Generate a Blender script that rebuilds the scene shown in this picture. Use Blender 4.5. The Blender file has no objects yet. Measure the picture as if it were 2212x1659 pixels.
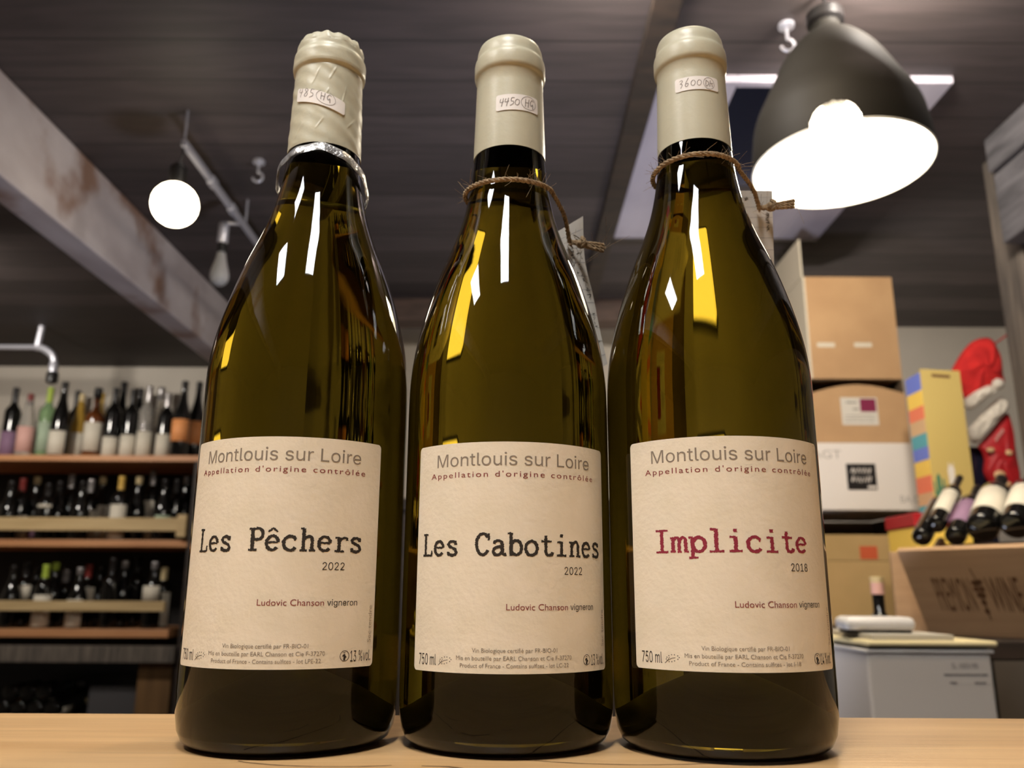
import bpy, bmesh, math, random
from mathutils import Vector, Matrix
S = bpy.context.scene
COL = S.collection
PI = math.pi
RND = random.Random(7)

# ------------------------------------------------------------------ camera
CT = 1.05                                   # counter top height
FPX, PIT, ROLL, CH, CD = 1814.15, 0.24201, 0.00495, 0.05618, 0.34702
CAMZ = CT + CH
cam = bpy.data.cameras.new('camera')
cam.sensor_width = 36.0
cam.lens = FPX * 36.0 / 2212.0
cam.clip_start = 0.01
cam.clip_end = 50
cam.dof.use_dof = True
cam.dof.focus_distance = 0.315
cam.dof.aperture_fstop = 13.5
cam_ob = bpy.data.objects.new('camera', cam)
COL.objects.link(cam_ob)
cam_ob.matrix_world = Matrix.Translation((0, -CD, CAMZ)) @ Matrix.Rotation(PI/2 + PIT, 4, 'X') @ Matrix.Rotation(ROLL, 4, 'Z')
S.camera = cam_ob

# ------------------------------------------------------------------ world, exposure
w = bpy.data.worlds.new('dim_room'); S.world = w
w.use_nodes = True
w.node_tree.nodes['Background'].inputs[0].default_value = (0.9, 0.9, 1.0, 1)
w.node_tree.nodes['Background'].inputs[1].default_value = 0.02
S.view_settings.view_transform = 'Standard'
S.view_settings.look = 'None'
S.view_settings.exposure = 0.0
S.view_settings.gamma = 1.0
S.view_settings.use_curve_mapping = False
S.cycles.use_denoising = True
S.cycles.sample_clamp_indirect = 6.0
S.cycles.caustics_refractive = False
S.cycles.max_bounces = 14
S.cycles.transmission_bounces = 14
S.cycles.transparent_max_bounces = 12

# ------------------------------------------------------------------ coordinates
def W(x, d, z):
    """x across, d metres in front of the camera, z metres above the lens"""
    return Vector((x, d - CD, z + CAMZ))

def px(x, y, d):
    """the point d metres in front of the camera seen at photo pixel x, y"""
    u, v = x - 1106.0, y - 829.5
    c, s = math.cos(ROLL), math.sin(ROLL)
    u, v = c*u + s*v, -s*u + c*v
    u /= FPX; v = -v/FPX
    c, s = math.cos(PIT), math.sin(PIT)
    Y, Z = c - s*v, s + c*v
    return W(u/Y*d, d, Z/Y*d)

def area(name, loc, target, size, watts, col, sy=None):
    l = bpy.data.lights.new(name, 'AREA')
    l.energy = watts; l.color = col; l.size = size
    if sy: l.shape = 'RECTANGLE'; l.size_y = sy
    o = bpy.data.objects.new(name, l); COL.objects.link(o)
    o.location = loc
    o.rotation_euler = (Vector(target) - Vector(loc)).to_track_quat('-Z', 'Y').to_euler()
    return o

WARM = (1.0, 0.80, 0.55); NEUT = (1.0, 0.92, 0.82); COOL = (0.80, 0.84, 1.0)
# added fill lights without fixtures, brightening shelves, boxes, walls and ceiling
area('fill_over_shelves', W(-1.9, 2.2, 0.93), W(-1.75, 3.6, 0.45), 0.15, 13.0, NEUT)  # added fill that lifts the bottle shelves
area('fill_on_cartons', W(0.25, 0.80, 0.93), W(0.62, 1.5, -0.1), 0.12, 4.2, WARM)  # added fill for the storage box, crate and cartons
area('fill_to_right_corner', W(0.60, 1.08, 0.93), W(1.55, 3.0, 0.78), 0.10, 9.0, NEUT)  # added fill for the wall beside the post
area('fill_behind_cartons', W(0.95, 2.72, 0.0), W(1.15, 2.45, 0.9), 0.2, 5.0, NEUT)  # hidden fill added to brighten the ceiling on the right
area('fill_to_back_wall', W(0.15, 1.05, 0.93), W(0.6, 3.0, 0.55), 0.14, 7.0, NEUT)  # added fill for the wall behind the bottles
area('cool_fill_behind_counter', W(0.05, 1.35, -0.55), W(-0.05, 1.7, 0.9), 0.25, 5.5, COOL).data.spread = math.radians(110)  # hidden fill added to raise the ceiling and beams with cool light

# ------------------------------------------------------------------ materials
def srgb(r, g, b):
    f = lambda c: ((c/255+0.055)/1.055)**2.4 if c > 10 else c/255/12.92
    return (f(r), f(g), f(b), 1.0)

def mat(name, col, rough=0.5, metal=0.0, trans=0.0, ior=1.45, coat=0.0, emit=None, estr=0.0, spec=None):
    m = bpy.data.materials.new(name); m.use_nodes = True
    b = m.node_tree.nodes['Principled BSDF']
    b.inputs['Base Color'].default_value = col
    b.inputs['Roughness'].default_value = rough
    b.inputs['Metallic'].default_value = metal
    b.inputs['Transmission Weight'].default_value = trans
    b.inputs['IOR'].default_value = ior
    b.inputs['Coat Weight'].default_value = coat
    if spec is not None: b.inputs['Specular IOR Level'].default_value = spec
    if emit:
        b.inputs['Emission Color'].default_value = emit
        b.inputs['Emission Strength'].default_value = estr
    return m

def nodes(m):
    nt = m.node_tree
    return nt, nt.nodes, nt.links, nt.nodes['Principled BSDF']

def varied(name, c1, c2, scale=(1, 1, 1), nscale=6.0, detail=6.0, rough=0.6, bump=0.0, bscale=None, lo=0.35, hi=0.65, coat=0.0, dist=0.0, spec=None, gen='Object'):
    """two colours mixed by stretched noise, with optional bump"""
    m = mat(name, c1, rough, coat=coat, spec=spec)
    nt, N, L, b = nodes(m)
    tc = N.new('ShaderNodeTexCoord'); mp = N.new('ShaderNodeMapping'); mp.inputs['Scale'].default_value = scale
    no = N.new('ShaderNodeTexNoise'); no.inputs['Scale'].default_value = nscale; no.inputs['Detail'].default_value = detail
    no.inputs['Distortion'].default_value = dist
    cr = N.new('ShaderNodeValToRGB')
    cr.color_ramp.elements[0].position = lo; cr.color_ramp.elements[0].color = c1
    cr.color_ramp.elements[1].position = hi; cr.color_ramp.elements[1].color = c2
    L.new(tc.outputs[gen], mp.inputs[0]); L.new(mp.outputs[0], no.inputs['Vector'])
    L.new(no.outputs[0], cr.inputs[0]); L.new(cr.outputs[0], b.inputs['Base Color'])
    if bump:
        n2 = no
        if bscale:
            n2 = N.new('ShaderNodeTexNoise'); n2.inputs['Scale'].default_value = bscale; n2.inputs['Detail'].default_value = 4
            L.new(mp.outputs[0], n2.inputs['Vector'])
        bp = N.new('ShaderNodeBump'); bp.inputs['Strength'].default_value = bump; bp.inputs['Distance'].default_value = 0.002
        L.new(n2.outputs[0], bp.inputs['Height']); L.new(bp.outputs[0], b.inputs['Normal'])
    return m

def planks(name, c1, c2, gap, width=0.11, axis='Y', rough=0.7, grain=(1.2, 14, 14), bump=0.15):
    """boards side by side along one axis: grain noise, tone per board and a dark joint"""
    m = varied(name, c1, c2, grain, 5.0, 8.0, rough, bump, dist=0.6)
    nt, N, L, b = nodes(m)
    cr = [n for n in N if n.type == 'VALTORGB'][0]
    tc = [n for n in N if n.type == 'TEX_COORD'][0]
    sx = N.new('ShaderNodeSeparateXYZ'); L.new(tc.outputs['Object'], sx.inputs[0])
    dv = N.new('ShaderNodeMath'); dv.operation = 'DIVIDE'; dv.inputs[1].default_value = width
    L.new(sx.outputs[axis], dv.inputs[0])
    fl = N.new('ShaderNodeMath'); fl.operation = 'FLOOR'; L.new(dv.outputs[0], fl.inputs[0])
    wn = N.new('ShaderNodeTexWhiteNoise'); wn.noise_dimensions = '1D'; L.new(fl.outputs[0], wn.inputs['W'])
    mr = N.new('ShaderNodeMapRange'); mr.inputs[3].default_value = 0.65; mr.inputs[4].default_value = 1.2
    L.new(wn.outputs[0], mr.inputs[0])
    fr = N.new('ShaderNodeMath'); fr.operation = 'FRACT'; L.new(dv.outputs[0], fr.inputs[0])
    gt = N.new('ShaderNodeMath'); gt.operation = 'GREATER_THAN'; gt.inputs[1].default_value = 0.05; L.new(fr.outputs[0], gt.inputs[0])
    ml = N.new('ShaderNodeMix'); ml.data_type = 'RGBA'; ml.blend_type = 'MULTIPLY'; ml.inputs[0].default_value = 1.0
    L.new(cr.outputs[0], ml.inputs[6]); L.new(mr.outputs[0], ml.inputs[7])
    m2 = N.new('ShaderNodeMix'); m2.data_type = 'RGBA'; m2.inputs[6].default_value = gap
    L.new(gt.outputs[0], m2.inputs[0]); L.new(ml.outputs[2], m2.inputs[7]); L.new(m2.outputs[2], b.inputs['Base Color'])
    return m

M = {}
M['ceiling'] = planks('dark_ceiling_boards', srgb(58, 51, 50), srgb(70, 61, 60), srgb(44, 39, 38), 0.125, 'Y', 0.65, (1.0, 9, 9))
M['beam'] = varied('worn_white_beam', srgb(172, 162, 164), srgb(200, 192, 194), (2, 1, 2), 5, 8, 0.6, 0.2, lo=0.3, hi=0.7)
nt, N, L, b = nodes(M['beam'])            # brown bare-wood patches in the paint
no = N.new('ShaderNodeTexNoise'); no.inputs['Scale'].default_value = 4.0; no.inputs['Detail'].default_value = 6
cr = N.new('ShaderNodeValToRGB'); cr.color_ramp.elements[0].position = 0.52; cr.color_ramp.elements[1].position = 0.62
mx = N.new('ShaderNodeMix'); mx.data_type = 'RGBA'; mx.inputs[7].default_value = srgb(138, 110, 96)
old = b.inputs['Base Color'].links[0].from_socket
tc = [n for n in N if n.type == 'TEX_COORD'][0]
L.new(tc.outputs['Object'], no.inputs['Vector']); L.new(no.outputs[0], cr.inputs[0]); L.new(cr.outputs[0], mx.inputs[0]); L.new(old, mx.inputs[6]); L.new(mx.outputs[2], b.inputs['Base Color'])
M['darkwood'] = varied('dark_timber', srgb(36, 29, 25), srgb(54, 42, 34), (2, 8, 8), 5, 6, 0.6, 0.1)
M['greywood'] = varied('weathered_grey_timber', srgb(72, 66, 61), srgb(108, 98, 88), (16, 16, 1.5), 4, 8, 0.75, 0.3, dist=0.4)
M['greybeam'] = varied('weathered_blue_grey_timber', srgb(66, 64, 66), srgb(98, 95, 98), (10, 1.5, 10), 4, 8, 0.75, 0.3, dist=0.4)
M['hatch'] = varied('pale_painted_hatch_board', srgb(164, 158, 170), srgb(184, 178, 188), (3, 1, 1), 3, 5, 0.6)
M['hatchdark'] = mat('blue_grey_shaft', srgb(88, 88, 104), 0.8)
M['wall'] = varied('off_white_plaster', srgb(196, 188, 176), srgb(208, 200, 188), (1, 1, 1), 3, 4, 0.8)
M['floor'] = planks('brown_floor_boards', srgb(90, 66, 48), srgb(120, 90, 64), srgb(40, 30, 22), 0.14, 'X', 0.5)
M['counter'] = varied('blond_counter_wood', srgb(196, 152, 102), srgb(222, 180, 128), (0.9, 14, 14), 5.0, 7, 0.34, 0.12, lo=0.3, hi=0.7, dist=0.9, bscale=26)
M['glass'] = mat('olive_bottle_glass', (0.145, 0.103, 0.009, 1), 0.02, trans=1.0, ior=1.34, coat=0.15)
M['punt_blocker'] = mat('opaque_olive_punt_blocker', srgb(24, 20, 12), 0.6, spec=0.1)
M['capsule'] = varied('cream_foil_capsule', srgb(186, 180, 157), srgb(194, 188, 165), (1, 1, 1), 40, 4, 0.38, 0.06, bscale=420)
M['label'] = varied('cream_label_paper', srgb(229, 217, 194), srgb(234, 222, 201), (1, 1, 1.0), 90, 3, 0.75, 0.10, bscale=520)
M['inkgrey'] = mat('grey_ink', srgb(138, 125, 110), 0.7)
M['inkpale'] = mat('pale_grey_ink', srgb(176, 162, 142), 0.7)
M['inkblack'] = mat('black_ink', srgb(44, 36, 28), 0.7)
M['inkred'] = mat('dark_red_ink', srgb(136, 58, 56), 0.7)
M['inkcrimson'] = mat('crimson_ink', srgb(142, 38, 58), 0.7)
M['sticker'] = mat('white_sticker', srgb(232, 224, 218), 0.6)
M['pencil'] = mat('pencil_grey', srgb(138, 128, 122), 0.7)
M['twine'] = varied('jute_twine', srgb(128, 106, 80), srgb(170, 146, 114), (1, 1, 1), 600, 3, 0.9, 0.5)
M['tag'] = mat('white_tag_card', srgb(214, 210, 204), 0.7)
M['tagline'] = mat('tag_grid_line', srgb(160, 160, 165), 0.7)
M['silver'] = varied('crinkled_silver_band', srgb(170, 168, 168), srgb(225, 224, 224), (1, 1, 1), 300, 4, 0.28, 0.6)
nodes(M['silver'])[3].inputs['Metallic'].default_value = 0.75
M['steel'] = mat('brushed_white_metal', srgb(196, 196, 206), 0.35, 0.6)
M['black'] = mat('black_plastic', srgb(22, 20, 20), 0.4)
M['enamel_out'] = mat('black_brown_enamel', srgb(28, 26, 23), 0.62, spec=0.2)
M['enamel_in'] = mat('white_enamel', srgb(250, 248, 240), 0.6)
M['bulb_hot'] = mat('glowing_pendant_bulb', (1, 1, 1, 1), 0.4, emit=(1.0, 0.88, 0.68, 1), estr=170.0)
M['globe_hot'] = mat('glowing_globe', (1, 1, 1, 1), 0.4, emit=(1.0, 0.86, 0.62, 1), estr=14.0)
M['panel_hot'] = mat('lit_panel_diffuser', (1, 1, 1, 1), 0.5, emit=(1.0, 0.98, 0.94, 1), estr=62.0)
M['clear'] = mat('clear_bulb_glass', (0.9, 0.9, 0.9, 1), 0.12, trans=0.7, ior=1.3)
M['carton'] = varied('brown_cardboard', srgb(176, 138, 96), srgb(186, 148, 104), (1, 1, 1), 8, 3, 0.8)
M['carton2'] = varied('tan_cardboard', srgb(172, 142, 92), srgb(182, 150, 100), (1, 1, 1), 8, 3, 0.8)
M['cartondark'] = mat('shaded_carton_inside', srgb(92, 74, 54), 0.85)  # cardboard darkened for the shade inside the open boxes
M['flap'] = mat('pale_tape_and_lit_card', srgb(206, 194, 170), 0.8)  # tape colour, and the lit look of the top box's left side
M['whitecarton'] = mat('white_carton', srgb(222, 212, 200), 0.6)
M['maroon'] = mat('maroon_print', srgb(122, 26, 62), 0.6)
M['orange'] = mat('orange_sticker', srgb(190, 84, 46), 0.7)
M['crate'] = varied('pale_pine_crate', srgb(172, 138, 106), srgb(186, 152, 118), (1, 12, 12), 4, 6, 0.7, 0.1)
M['brand'] = mat('branded_brown', srgb(104, 70, 42), 0.8)
M['bagyellow'] = mat('yellow_gift_bag_paper', srgb(196, 170, 98), 0.6)
M['darkglass'] = mat('black_wine_glass', srgb(16, 15, 14), 0.08, coat=0.3)
M['greenglass'] = mat('green_glass', (0.35, 0.55, 0.28, 1), 0.08, trans=0.6, ior=1.3)
M['paleglass'] = mat('pale_glass', (0.78, 0.74, 0.68, 1), 0.08, trans=0.75, ior=1.25)
M['amberglass'] = mat('amber_glass', srgb(96, 52, 22), 0.1, coat=0.2)
M['yellowglass'] = mat('straw_glass', srgb(196, 156, 70), 0.12, trans=0.4, ior=1.25)
M['plabel'] = mat('white_bottle_label', srgb(204, 196, 180), 0.7)
M['olabel'] = mat('orange_bottle_label', srgb(226, 150, 92), 0.6)
M['purplelabel'] = mat('mauve_bottle_label', srgb(134, 104, 130), 0.7)
M['pinklabel'] = mat('pink_bottle_label', srgb(206, 160, 150), 0.7)
M['greenlabel'] = mat('sage_bottle_label', srgb(160, 176, 152), 0.7)
M['cap_black'] = mat('black_capsule', srgb(26, 22, 22), 0.35)
M['cap_cream'] = mat('cream_capsule', srgb(206, 186, 142), 0.5)
M['cap_gold'] = mat('gold_capsule', srgb(206, 168, 84), 0.4)
M['cap_lime'] = mat('lime_capsule', srgb(164, 186, 70), 0.5)
M['cap_red'] = mat('wine_red_capsule', srgb(116, 40, 36), 0.4)
M['cap_silver'] = mat('silver_capsule', srgb(176, 172, 172), 0.3, 0.7)
M['shelf'] = varied('orange_pine_shelf', srgb(176, 122, 82), srgb(196, 142, 98), (1, 10, 10), 4, 6, 0.5, 0.08)
M['slat'] = varied('pale_slat', srgb(176, 150, 106), srgb(192, 166, 122), (1, 10, 10), 4, 6, 0.6)
M['brownpanel'] = varied('brown_plywood', srgb(104, 76, 44), srgb(122, 90, 54), (8, 8, 1), 4, 6, 0.6)
M['greypanel'] = mat('dark_grey_board', srgb(72, 70, 72), 0.6)
M['red'] = varied('red_felt', srgb(176, 26, 26), srgb(206, 38, 34), (1, 1, 1), 30, 4, 0.9, 0.3)
M['redprint'] = mat('deep_red_cloth', srgb(170, 24, 30), 0.55)
M['fur'] = varied('white_fleece', srgb(196, 186, 172), srgb(224, 214, 198), (1, 1, 1), 120, 4, 0.95, 0.8)
M['creamlid'] = mat('cream_lid', srgb(232, 216, 170), 0.5)
M['whiteplastic'] = mat('white_plastic', srgb(214, 210, 208), 0.35)
M['greyplastic'] = mat('pale_plastic_box', srgb(214, 206, 200), 0.5)
M['padpaper'] = mat('grey_pad_paper', srgb(186, 180, 168), 0.7)
M['headerwood'] = varied('brown_header_timber', srgb(70, 54, 46), srgb(92, 72, 62), (2, 8, 8), 5, 6, 0.6, 0.1)
M['cork'] = mat('cork', srgb(196, 156, 108), 0.8)
PAL = dict(blue=(112, 128, 210), yellow=(250, 208, 92), coral=(240, 128, 92), sand=(216, 176, 130), teal=(90, 168, 176), green=(72, 122, 92), white=(224, 214, 200), terracotta=(206, 140, 100), lilac=(130, 112, 160))
for k, c in PAL.items(): M['pal_' + k] = mat('print_' + k, srgb(*c), 0.6)

# ------------------------------------------------------------------ mesh helpers
def link(name, me, parent=None, loc=None, rot=None):
    o = bpy.data.objects.new(name, me); COL.objects.link(o)
    if parent: o.parent = parent
    if loc is not None: o.location = loc
    if rot is not None: o.rotation_euler = rot
    return o

def done(name, bm, m, parent=None, smooth=True, loc=None, rot=None, angle=0.6):
    bmesh.ops.recalc_face_normals(bm, faces=bm.faces[:])
    if smooth:
        for f in bm.faces: f.smooth = True
        for e in bm.edges:
            if len(e.link_faces) == 2 and e.calc_face_angle(0) > angle: e.smooth = False
    me = bpy.data.meshes.new(name); bm.to_mesh(me); bm.free()
    for x in (m if isinstance(m, (list, tuple)) else [m]): me.materials.append(x)
    return link(name, me, parent, loc, rot)

def raw(verts, faces):
    bm = bmesh.new()
    vs = [bm.verts.new(v) for v in verts]
    for f in faces:
        try: bm.faces.new([vs[i] for i in f])
        except ValueError: pass
    return bm

def add(bm, verts, faces, mi=0):
    vs = [bm.verts.new(v) for v in verts]
    for f in faces:
        try: bm.faces.new([vs[i] for i in f]).material_index = mi
        except ValueError: pass
    return bm

BOXF = [(0, 1, 3, 2), (4, 6, 7, 5), (0, 4, 5, 1), (2, 3, 7, 6), (0, 2, 6, 4), (1, 5, 7, 3)]
def box(bm, a, b, bev=0.0, mt=None, mi=0):
    vs = [Vector((x, y, z)) for x in (a[0], b[0]) for y in (a[1], b[1]) for z in (a[2], b[2])]
    if mt is not None: vs = [mt @ v for v in vs]
    t = bmesh.new(); add(t, vs, BOXF)
    bmesh.ops.recalc_face_normals(t, faces=t.faces[:])
    if bev: bmesh.ops.bevel(t, geom=t.edges[:], offset=bev, segments=2, profile=0.5, affect='EDGES')
    t.verts.index_update()
    add(bm, [v.co.copy() for v in t.verts], [[v.index for v in f.verts] for f in t.faces], mi)
    t.free(); return bm

def bx(a, b, bev=0.0, mt=None): return box(bmesh.new(), a, b, bev, mt)

def lathe(prof, seg=48, bm=None, mt=None, close=True, wob=None, mi=0):
    """revolve (r, z) points about z; an r of 0 closes to a point"""
    bm = bm or bmesh.new(); rings = []
    T = mt or Matrix.Identity(4)
    for i, (r, z) in enumerate(prof):
        if r < 1e-6: rings.append([bm.verts.new(T @ Vector((0, 0, z)))]); continue
        ring = []
        for k in range(seg):
            a = 2*PI*k/seg; rr, zz = (r, z) if wob is None else wob(r, z, a)
            ring.append(bm.verts.new(T @ Vector((rr*math.cos(a), rr*math.sin(a), zz))))
        rings.append(ring)
    for A, B in zip(rings, rings[1:]):
        for k in range(seg):
            q = [A[k % len(A)], A[(k+1) % len(A)], B[(k+1) % len(B)], B[k % len(B)]]
            q = [v for i, v in enumerate(q) if v not in q[:i]]
            if len(q) > 2:
                try: bm.faces.new(q).material_index = mi
                except ValueError: pass
    return bm

def tube(pts, rad, seg=8, bm=None, cap=True, mi=0):
    bm = bm or bmesh.new()
    pts = [Vector(p) for p in pts]
    rs = rad if isinstance(rad, (list, tuple)) else [rad]*len(pts)
    rings = []; up = None
    for i, p in enumerate(pts):
        d = (pts[min(i+1, len(pts)-1)] - pts[max(i-1, 0)]).normalized()
        if up is None: up = d.orthogonal().normalized()
        up = (up - d*up.dot(d)); up = up.normalized() if up.length > 1e-6 else d.orthogonal().normalized()
        sd = d.cross(up)
        rings.append([bm.verts.new(p + (up*math.cos(2*PI*k/seg) + sd*math.sin(2*PI*k/seg))*rs[i]) for k in range(seg)])
    for A, B in zip(rings, rings[1:]):
        for k in range(seg): bm.faces.new((A[k], A[(k+1) % seg], B[(k+1) % seg], B[k])).material_index = mi
    if cap:
        bm.faces.new(rings[0][::-1]).material_index = mi; bm.faces.new(rings[-1]).material_index = mi
    return bm

def prism(poly, h, mt=None, bm=None, mi=0):
    """outline in x, y pushed through z = 0..h, then moved by mt"""
    bm = bm or bmesh.new(); T = mt or Matrix.Identity(4); n = len(poly)
    add(bm, [T @ Vector((x, y, z)) for z in (0, h) for x, y in poly],
        [list(range(n))[::-1], list(range(n, 2*n))] + [(i, (i+1) % n, n+(i+1) % n, n+i) for i in range(n)], mi)
    return bm

def smooth_path(pts, n=8):
    pts = [Vector(p) for p in pts]; out = []
    for i in range(len(pts)-1):
        a, b, c, d = pts[max(i-1, 0)], pts[i], pts[i+1], pts[min(i+2, len(pts)-1)]
        for k in range(n):
            t = k/n
            out.append(0.5*((2*b) + (c-a)*t + (2*a-5*b+4*c-d)*t*t + (3*b-a-3*c+d)*t**3))
    out.append(pts[-1]); return out

def ico(bm, c, r, sub=2, sc=(1, 1, 1)):
    t = bmesh.new(); bmesh.ops.create_icosphere(t, subdivisions=sub, radius=r)
    t.verts.index_update()
    add(bm, [Vector((v.co.x*sc[0], v.co.y*sc[1], v.co.z*sc[2])) + Vector(c) for v in t.verts], [[v.index for v in f.verts] for f in t.faces]); t.free()
    return bm

def tag(o, label, cat, group=None):
    o['label'] = label; o['category'] = cat
    if group: o['group'] = group
    return o

def thing(name, label, cat, loc=(0, 0, 0), rot=(0, 0, 0), group=None):
    o = bpy.data.objects.new(name, None); COL.objects.link(o)
    o.location = loc; o.rotation_euler = rot; o.empty_display_size = 0.05
    return tag(o, label, cat, group)

def struct(name, bm, m, smooth=False):
    o = done(name, bm, m, None, smooth); o['kind'] = 'structure'; return o

# ------------------------------------------------------------------ lettering
import os
try:                                              # Blender's own bundled grotesque, else its built-in font
    GROT = bpy.data.fonts.load(os.path.join(bpy.utils.system_resource('DATAFILES'), 'fonts', 'Inter.woff2'))
except Exception:
    GROT = None
def text_mesh(s, spacing, font):
    cu = bpy.data.curves.new('lettering', 'FONT'); cu.body = s; cu.size = 1.0; cu.space_character = spacing
    cu.resolution_u = 3
    if font: cu.font = font
    o = bpy.data.objects.new('lettering', cu); COL.objects.link(o)
    me = bpy.data.meshes.new_from_object(o.evaluated_get(bpy.context.evaluated_depsgraph_get()))
    bpy.data.objects.remove(o); bpy.data.curves.remove(cu)
    vs = [v.co.copy() for v in me.vertices]; fs = [list(p.vertices) for p in me.polygons]
    bpy.data.meshes.remove(me)
    return vs, fs
CAPH = {}
def text_flat(s, x0, x1, y, cap, spacing=1.0, font=None):
    """flat letters fitted to x0..x1 on baseline y with capital height cap; returns (verts, faces)"""
    if font not in CAPH: CAPH[font] = max(v.y for v in text_mesh('H', 1.0, font)[0])
    vs, fs = text_mesh(s, spacing, font)
    a = min(v.x for v in vs); b = max(v.x for v in vs)
    kx = (x1-x0)/(b-a); ky = cap/CAPH[font]
    return [((v.x-a)*kx + x0, v.y*ky + y) for v in vs], fs

def bend_in(bm, vf, fn, step=None, mi=0):
    """adds flat letters to bm, cut into strips of width step and mapped by fn(x, y)"""
    vs, fs = vf
    t = bmesh.new(); add(t, [(x, y, 0) for x, y in vs], fs)
    if step:
        a = min(v[0] for v in vs); b = max(v[0] for v in vs); x = a + step
        while x < b:
            bmesh.ops.bisect_plane(t, geom=t.verts[:] + t.edges[:] + t.faces[:], plane_co=(x, 0, 0), plane_no=(1, 0, 0)); x += step
    bmesh.ops.triangulate(t, faces=[f for f in t.faces if len(f.verts) > 4])
    t.verts.index_update()
    add(bm, [fn(v.co.x, v.co.y) for v in t.verts], [[v.index for v in f.verts] for f in t.faces], mi)
    t.free()

def stroke(pts, th, jit=0.0, step=0.03, rnd=RND):
    """a pen stroke as a strip: (verts, faces) in 2-D, edges roughened by jit"""
    pts = [Vector((p[0], p[1])) for p in pts]; fine = [pts[0]]
    for a, b in zip(pts, pts[1:]):
        n = max(1, int((b-a).length/step))
        for k in range(1, n+1): fine.append(a + (b-a)*k/n)
    vs, fs = [], []
    for i, p in enumerate(fine):
        d = fine[min(i+1, len(fine)-1)] - fine[max(i-1, 0)]
        d = d.normalized() if d.length > 0 else Vector((1, 0)); nrm = Vector((-d.y, d.x))
        for s in (1, -1):
            q = p + nrm*s*(th/2 + rnd.uniform(-jit, jit*0.6)); vs.append((q.x, q.y))
        if i: fs.append((2*i-2, 2*i-1, 2*i+1, 2*i))
    return vs, fs

def arc(cx, cy, rx, ry, a0, a1, n=16):
    return [(cx + rx*math.cos(math.radians(a0+(a1-a0)*k/n)), cy + ry*math.sin(math.radians(a0+(a1-a0)*k/n))) for k in range(n+1)]

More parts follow.
